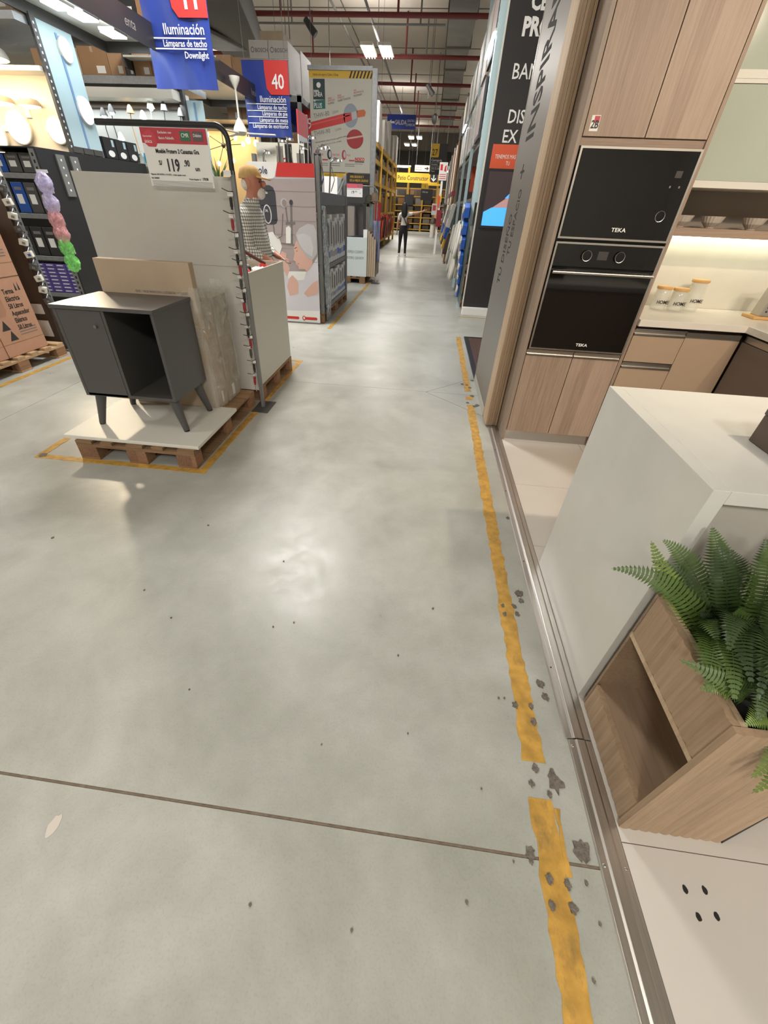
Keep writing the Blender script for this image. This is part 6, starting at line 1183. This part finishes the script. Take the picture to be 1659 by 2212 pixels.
# blue packaged toilet seats
zs = [(9.12, 1.40), (9.12, 1.16), (9.1, 0.95), (9.08, 0.72), (9.05, 0.55), (9.08, 0.40), (9.05, 0.19)]
for i, (y, z) in enumerate(zs):
    t = thing('blue_seat_pack', f'blue boxed toilet seat hanging at the shelf corner, {ORD[i]} from the top', 'package', (0.64, y, z), 'blue packs at the shelf corner')
    MB().prism([(y-0.16, z), (y+0.20, z-0.03), (y+0.24, z+0.09), (y+0.1, z+0.20), (y-0.06, z+0.22), (y-0.16, z+0.15)], 'X', 0.525+0.012*i, 0.63).build('body', M_bluehdpe, t, 0.012)
    MB().tube([(0.522+0.012*i, y-0.06+0.10*math.cos(a), z+0.13+0.055*math.sin(a)) for a in [2*math.pi*k/14 for k in range(15)]], 0.016, 6).build('grey_print', M_tbox, t); MB().tube([(0.60, y+0.05, z+0.19), (0.64, y+0.05, z+0.24)], 0.006, 5).build('hook', M_galv, t)
for i, (y, z, s) in enumerate(((9.75, 1.02, 1.05), (10.1, 0.62, 1.1), (10.5, 1.05, 1.1), (10.9, 0.55, 1.1), (11.4, 1.0, 1.0), (12.0, 0.55, 1.0), (12.8, 0.95, 1.0), (13.8, 0.6, 1.0))):
    t = thing('toilet_seat', f'white toilet seat displayed on the right shelving, {"upper" if z > 0.8 else "lower"} row, {ORD[i//2]} from the blue packs', 'toilet seat', (0.6, y, z-0.25), 'white toilet seats on the shelving')
    MB().tube([(0.53+0.03*math.sin(a), y+0.17*s*math.cos(a)*(0.9 if math.sin(a) > 0 else 1), z+0.24*s*math.sin(a)) for a in [2*math.pi*k/22 for k in range(23)]], 0.035, 8).build('ring', M_white, t, smooth=True)
    mb = MB().prism([(y+0.16*s*math.cos(2*math.pi*k/20), z+0.23*s*math.sin(2*math.pi*k/20)) for k in range(20)], 'X', 0.57, 0.595); mb.build('lid', M_white, t, 0.006); box('hinge', M_chrome, t, 0.57, 0.64, y-0.1, y+0.1, z+0.22*s, z+0.25*s)
for i, y in enumerate((9.35, 10.4, 11.5)):
    carton('carton', f'brown carton on a small pallet under the seats, {ORD[i]} from the black panel', 0.74, 1.1, y, y+0.6, 0.1435, 0.48, M_kraft3, 'cartons under the toilet seats', False)
pallet('small wooden pallet under the right shelving', 0.72, 8.75, 0.66, 3.6)
for i in range(12):
    y = 14.6+i*0.75; z = [1.4, 0.7, 1.05][i % 3]; m = [M_white, M_tbox2, M_yels, M_alu, M_bluehdpe, M_brown][(i*5) % 6]
    t = thing('hanging_pack', f'hanging pack on the far right shelving, {ORD[i]} from the toilet seats', 'package', (0.66, y, z-0.3), 'packs on the far right shelving')
    MB().box(0.46, 0.58, y, y+0.4, z-0.3, z+0.25).rot(12, (0.52, y, z), 'Y').build('body', m, t, 0.02); MB().tube([(0.55, y+0.2, z+0.2), (0.66, y+0.2, z+0.3)], 0.01, 5).build('hook', M_galv, t); MB().box(0.455, 0.46, y+0.08, y+0.3, z-0.1, z+0.1).rot(12, (0.52, y, z), 'Y').build('print', M_ink, t)
for i in range(9):
    y = 17.2+i*0.55; m = [M_kraft3, M_brown, M_signw, M_kraft, M_black][i % 5]
    t = thing('long_profile', f'tall upright profile leaning on the right shelving, {ORD[i]} from the front', 'profile', (0.66, y, 0), 'tall profiles on the right'); MB().tube([(0.56, y, 0.0), (0.60, y, 3.2)], 0.04, 6).build('rod', m, t, smooth=True); box('collar', M_crim if i % 3 == 0 else M_galv, t, 0.53, 0.64, y-0.06, y+0.06, 1.9, 2.0)
t = thing('right_gondola', 'brown and white shelving run far along the right aisle side', 'shelving', (0.9, 27, 0))
for k in range(8): y = 22+k*1.5; box('upright', [M_brown, M_signw][k % 2], t, 0.62, 0.70, y, y+0.1, 0, 3.6); box('panel', [M_gpost, M_kraft3, M_signw][k % 3], t, 0.70, 0.72, y+0.1, y+1.5, 0.2, 2.9 if k % 2 else 3.3)
for z in (0.3, 1.0, 1.7): box('shelf', M_galv, t, 0.45, 0.70, 22, 33.9, z, z+0.05)

# ================================================================== PEOPLE
def skinned(name, joints, edges, root, slots, slot_fn, parent, sub=2):
    names = list(joints); off = OFF[parent.name]
    me = bpy.data.meshes.new(name); me.from_pydata([Vector(joints[n][0])-off for n in names], [(names.index(a), names.index(b)) for a, b in edges], [])
    o = bpy.data.objects.new(name, me); COL.objects.link(o); o.modifiers.new('skin', 'SKIN').use_smooth_shade = True
    for i, n in enumerate(names):
        r = joints[n][1]; d = me.skin_vertices[0].data[i]; d.radius = r if isinstance(r, tuple) else (r, r); d.use_root = (n == root)
    s = o.modifiers.new('sub', 'SUBSURF'); s.levels = sub; s.render_levels = sub
    bpy.context.view_layer.update()
    m2 = bpy.data.meshes.new_from_object(o.evaluated_get(bpy.context.evaluated_depsgraph_get())); bpy.data.objects.remove(o)
    m2.name = name; m2.materials.clear()
    for m in slots: m2.materials.append(m)
    for p in m2.polygons: p.material_index = slot_fn(p.center+off); p.use_smooth = True
    b = bpy.data.objects.new(name, m2); COL.objects.link(b); b.parent = parent; OFF[b.name] = off
    return b
def hand(J, E, wrist, base, d, side, up_, curl=0.3, L=0.085, pre='h'):
    """palm and five fingers grown from the wrist joint; d = pointing direction"""
    d = Vector(d).normalized(); side = Vector(side).normalized(); up_ = Vector(up_).normalized(); b = Vector(base)
    J[pre+'palm'] = (b+d*0.045, (0.03, 0.018)); E.append((wrist, pre+'palm'))
    for k, (o_, ln) in enumerate(((-0.030, 0.062), (-0.010, 0.074), (0.010, 0.080), (0.030, 0.072))):
        k0 = b+d*0.085+side*o_; k1 = k0+d*ln*0.55*(1-curl*0.2)-up_*ln*0.3*curl; k2 = k1+d*ln*0.5*(1-curl*0.6)-up_*ln*0.5*curl
        J[f'{pre}k{k}'] = (k0, 0.0095); J[f'{pre}m{k}'] = (k1, 0.0085); J[f'{pre}t{k}'] = (k2, 0.007); E += [(pre+'palm', f'{pre}k{k}'), (f'{pre}k{k}', f'{pre}m{k}'), (f'{pre}m{k}', f'{pre}t{k}')]
    t0 = b+d*0.03+side*0.038; t1 = t0+d*0.035+side*0.018-up_*0.01
    J[pre+'th0'] = (t0, 0.011); J[pre+'th1'] = (t1, 0.0085); E += [(pre+'palm', pre+'th0'), (pre+'th0', pre+'th1')]
# man in profile behind the bin
mx, my = -1.83, 4.98
man = thing('person', 'older man in tan cap and checked shirt looking into the cream bin', 'person', (mx, my, 0))
J = {'pelvis': ((mx+0.02, my, 0.93), (0.17, 0.15)), 'waist': ((mx+0.045, my, 1.07), (0.18, 0.15)), 'chest': ((mx-0.01, my, 1.28), (0.155, 0.15)), 'upper': ((mx-0.015, my, 1.40), (0.10, 0.12)), 'neck': ((mx+0.0, my, 1.49), 0.058), 'jaw': ((mx+0.06, my, 1.585), (0.075, 0.078)), 'head': ((mx+0.045, my, 1.65), (0.118, 0.10)), 'crown': ((mx+0.035, my, 1.73), (0.10, 0.09))}
E = [('pelvis', 'waist'), ('waist', 'chest'), ('chest', 'upper'), ('upper', 'neck'), ('neck', 'jaw'), ('jaw', 'head'), ('head', 'crown')]
for s, n in ((-1, 'r'), (1, 'l')):
    J[n+'hip'] = ((mx, my+s*0.09, 0.86), 0.105); J[n+'knee'] = ((mx+0.02, my+s*0.11, 0.48), 0.065); J[n+'ank'] = ((mx-0.02, my+s*0.12, 0.09), 0.045); J[n+'toe'] = ((mx+0.14, my+s*0.13, 0.045), 0.042); J[n+'heel'] = ((mx-0.05, my+s*0.12, 0.05), 0.045)
    J[n+'sho'] = ((mx-0.01, my+s*0.19, 1.40), 0.075); J[n+'elb'] = ((mx+0.03, my+s*0.25, 1.12), 0.052); J[n+'wri'] = ((mx+0.21, my+s*0.17-0.1, 1.04), 0.030)
    E += [('pelvis', n+'hip'), (n+'hip', n+'knee'), (n+'knee', n+'ank'), (n+'ank', n+'toe'), (n+'ank', n+'heel'), ('upper', n+'sho'), (n+'sho', n+'elb'), (n+'elb', n+'wri')]
    hand(J, E, n+'wri', J[n+'wri'][0], (0.9, -0.3, -0.15), (0.25, 0.95, 0), (0, 0, 1), 0.5, pre=n)
def mslot(c):
    if c.z > 1.525: return 0
    if c.z < 0.09: return 3
    if c.x > mx+0.13 and 0.90 < c.z < 1.2 and abs(c.y-my) > 0.02 and (c.x > mx+0.17): return 0
    return 1 if c.z > 0.90 else 2
M_jean = mat('dark_jeans', (60, 64, 76), 0.85)
body = skinned('body', J, E, 'pelvis', [M_skinr, M_plaid, M_jean, M_black], mslot, man)
M_cap = mat('tan_cap', (188, 152, 98), 0.85, var=0.15, vscale=25); M_beard = mat('white_beard', (214, 208, 200), 0.9, bump=0.6, bscale=90)
hx = mx+0.045
cap = MB(); 
cap.lathe([(0.112, 0.0), (0.109, 0.03), (0.093, 0.068), (0.058, 0.096), (0.0, 0.108)], (hx-0.022, my, 1.676), 20)
for v in cap.v: v.y = my+(v.y-my)*0.86
cap.build('cap', M_cap, man, smooth=True)
MB().prism([(hx+0.07, my-0.075), (hx+0.13, my-0.065), (hx+0.175, my-0.03), (hx+0.185, my), (hx+0.175, my+0.03), (hx+0.13, my+0.065), (hx+0.07, my+0.075)], 'Z', 1.682, 1.694).rot(10, (hx+0.08, my, 1.69), 'Y').build('cap_brim', M_cap, man, 0.003)
b_ = MB().ball((hx+0.07, my, 1.565), (0.045, 0.055, 0.048), 12, 8).ball((hx+0.092, my, 1.592), (0.02, 0.035, 0.012), 10, 6); b_.build('beard', M_beard, man, smooth=True)
MB().ball((hx+0.108, my, 1.638), (0.024, 0.017, 0.026), 10, 7).build('nose', M_skinr, man, smooth=True)
for s in (-1, 1):
    MB().ball((hx-0.005, my+s*0.094, 1.64), (0.02, 0.012, 0.032), 10, 7).build('ear', M_skinr, man, smooth=True); MB().ball((hx+0.078, my+s*0.036, 1.654), 0.011, 8, 6).build('eye', M_ink, man, smooth=True)
MB().ball((hx+0.098, my, 1.582), (0.012, 0.022, 0.005), 8, 5).build('mouth', M_crim, man, smooth=True)
MB().ball((hx-0.055, my, 1.635), (0.058, 0.092, 0.055), 14, 9).build('hair', M_beard, man, smooth=True)
mb = MB().lathe([(0.075, 0.0), (0.082, 0.03), (0.07, 0.045), (0.06, 0.03)], (mx+0.01, my, 1.455), 18); mb.rot(8, (mx, my, 1.47), 'Y').build('collar', M_plaid, man, smooth=True)
# woman pointing, back turned
wx, wy = -1.06, 18.9
wom = thing('person', 'dark-haired person in white t-shirt and black trousers pointing right down the aisle', 'person', (wx, wy, 0))
J = {'pelvis': ((wx, wy, 0.90), (0.135, 0.12)), 'waist': ((wx, wy, 1.04), (0.105, 0.10)), 'chest': ((wx, wy, 1.22), (0.125, 0.11)), 'upper': ((wx, wy, 1.33), (0.09, 0.09)), 'neck': ((wx, wy, 1.42), 0.05), 'jaw': ((wx+0.01, wy+0.02, 1.50), 0.065), 'head': ((wx+0.01, wy+0.02, 1.57), (0.08, 0.088)), 'crown': ((wx+0.01, wy+0.01, 1.63), 0.06)}
E = [('pelvis', 'waist'), ('waist', 'chest'), ('chest', 'upper'), ('upper', 'neck'), ('neck', 'jaw'), ('jaw', 'head'), ('head', 'crown')]
for s, n in ((-1, 'l'), (1, 'r')):
    J[n+'hip'] = ((wx+s*0.085, wy, 0.82), 0.105); J[n+'knee'] = ((wx+s*0.105, wy, 0.47), 0.062); J[n+'ank'] = ((wx+s*0.115, wy-0.02, 0.09), 0.042); J[n+'toe'] = ((wx+s*0.14, wy+0.12, 0.045), 0.04); J[n+'heel'] = ((wx+s*0.115, wy-0.05, 0.05), 0.042)
    E += [('pelvis', n+'hip'), (n+'hip', n+'knee'), (n+'knee', n+'ank'), (n+'ank', n+'toe'), (n+'ank', n+'heel')]
J['lsho'] = ((wx-0.16, wy, 1.33), 0.06); J['lelb'] = ((wx-0.225, wy+0.02, 1.07), 0.04); J['lwri'] = ((wx-0.24, wy+0.02, 0.84), 0.027)
J['rsho'] = ((wx+0.16, wy, 1.34), 0.062); J['relb'] = ((wx+0.42, wy+0.05, 1.37), 0.042); J['rwri'] = ((wx+0.66, wy+0.1, 1.43), 0.027)
E += [('upper', 'lsho'), ('lsho', 'lelb'), ('lelb', 'lwri'), ('upper', 'rsho'), ('rsho', 'relb'), ('relb', 'rwri')]
hand(J, E, 'lwri', J['lwri'][0], (0, 0.1, -1), (0.2, 1, 0), (1, 0, 0), 0.3, pre='l'); hand(J, E, 'rwri', J['rwri'][0], (1, 0.1, 0.2), (0, 0, 1), (0, -1, 0), 0.1, pre='r')
def wslot(c):
    if c.z > 1.415 and abs(c.x-wx) < 0.12: return 0
    if c.x > wx+0.30 or (c.x < wx-0.17 and c.z < 1.16): return 0
    if c.z < 0.115: return 3
    return 1 if c.z > 0.985 else 2
M_tee = mat('white_tshirt', (226, 220, 212), 0.85); M_blackcloth = mat('black_trousers', (34, 32, 34), 0.85)
skinned('body', J, E, 'pelvis', [M_skin, M_tee, M_blackcloth, M_signw], wslot, wom)
h = MB().lathe([(0.0, 1.68), (0.06, 1.67), (0.10, 1.62), (0.108, 1.52), (0.115, 1.40), (0.11, 1.30), (0.07, 1.24), (0.02, 1.22)], (wx+0.0, wy-0.03, 0), 16)
for v in h.v: v.y = wy-0.03+(v.y-wy+0.03)*(0.9 if v.z > 1.45 else 0.5)-(0.05 if v.z < 1.4 else 0)
h.build('hair', mat('black_hair', (30, 28, 30), 0.4), wom, smooth=True)
MB().tube([(wx-0.09, wy-0.12, 1.38), (wx-0.02, wy-0.145, 1.25), (wx+0.10, wy-0.13, 1.05), (wx+0.15, wy-0.06, 0.98)], 0.018, 6).build('bag_strap', M_black, wom); MB().box(wx+0.12, wx+0.2, wy-0.08, wy+0.14, 0.88, 1.08).build('shoulder_bag', M_black, wom, 0.02)
for s in (-1, 1): MB().box(wx+s*0.125-0.05, wx+s*0.125+0.05, wy-0.09, wy+0.17, 0.0, 0.028).build('shoe_sole', M_signw, wom, 0.01)
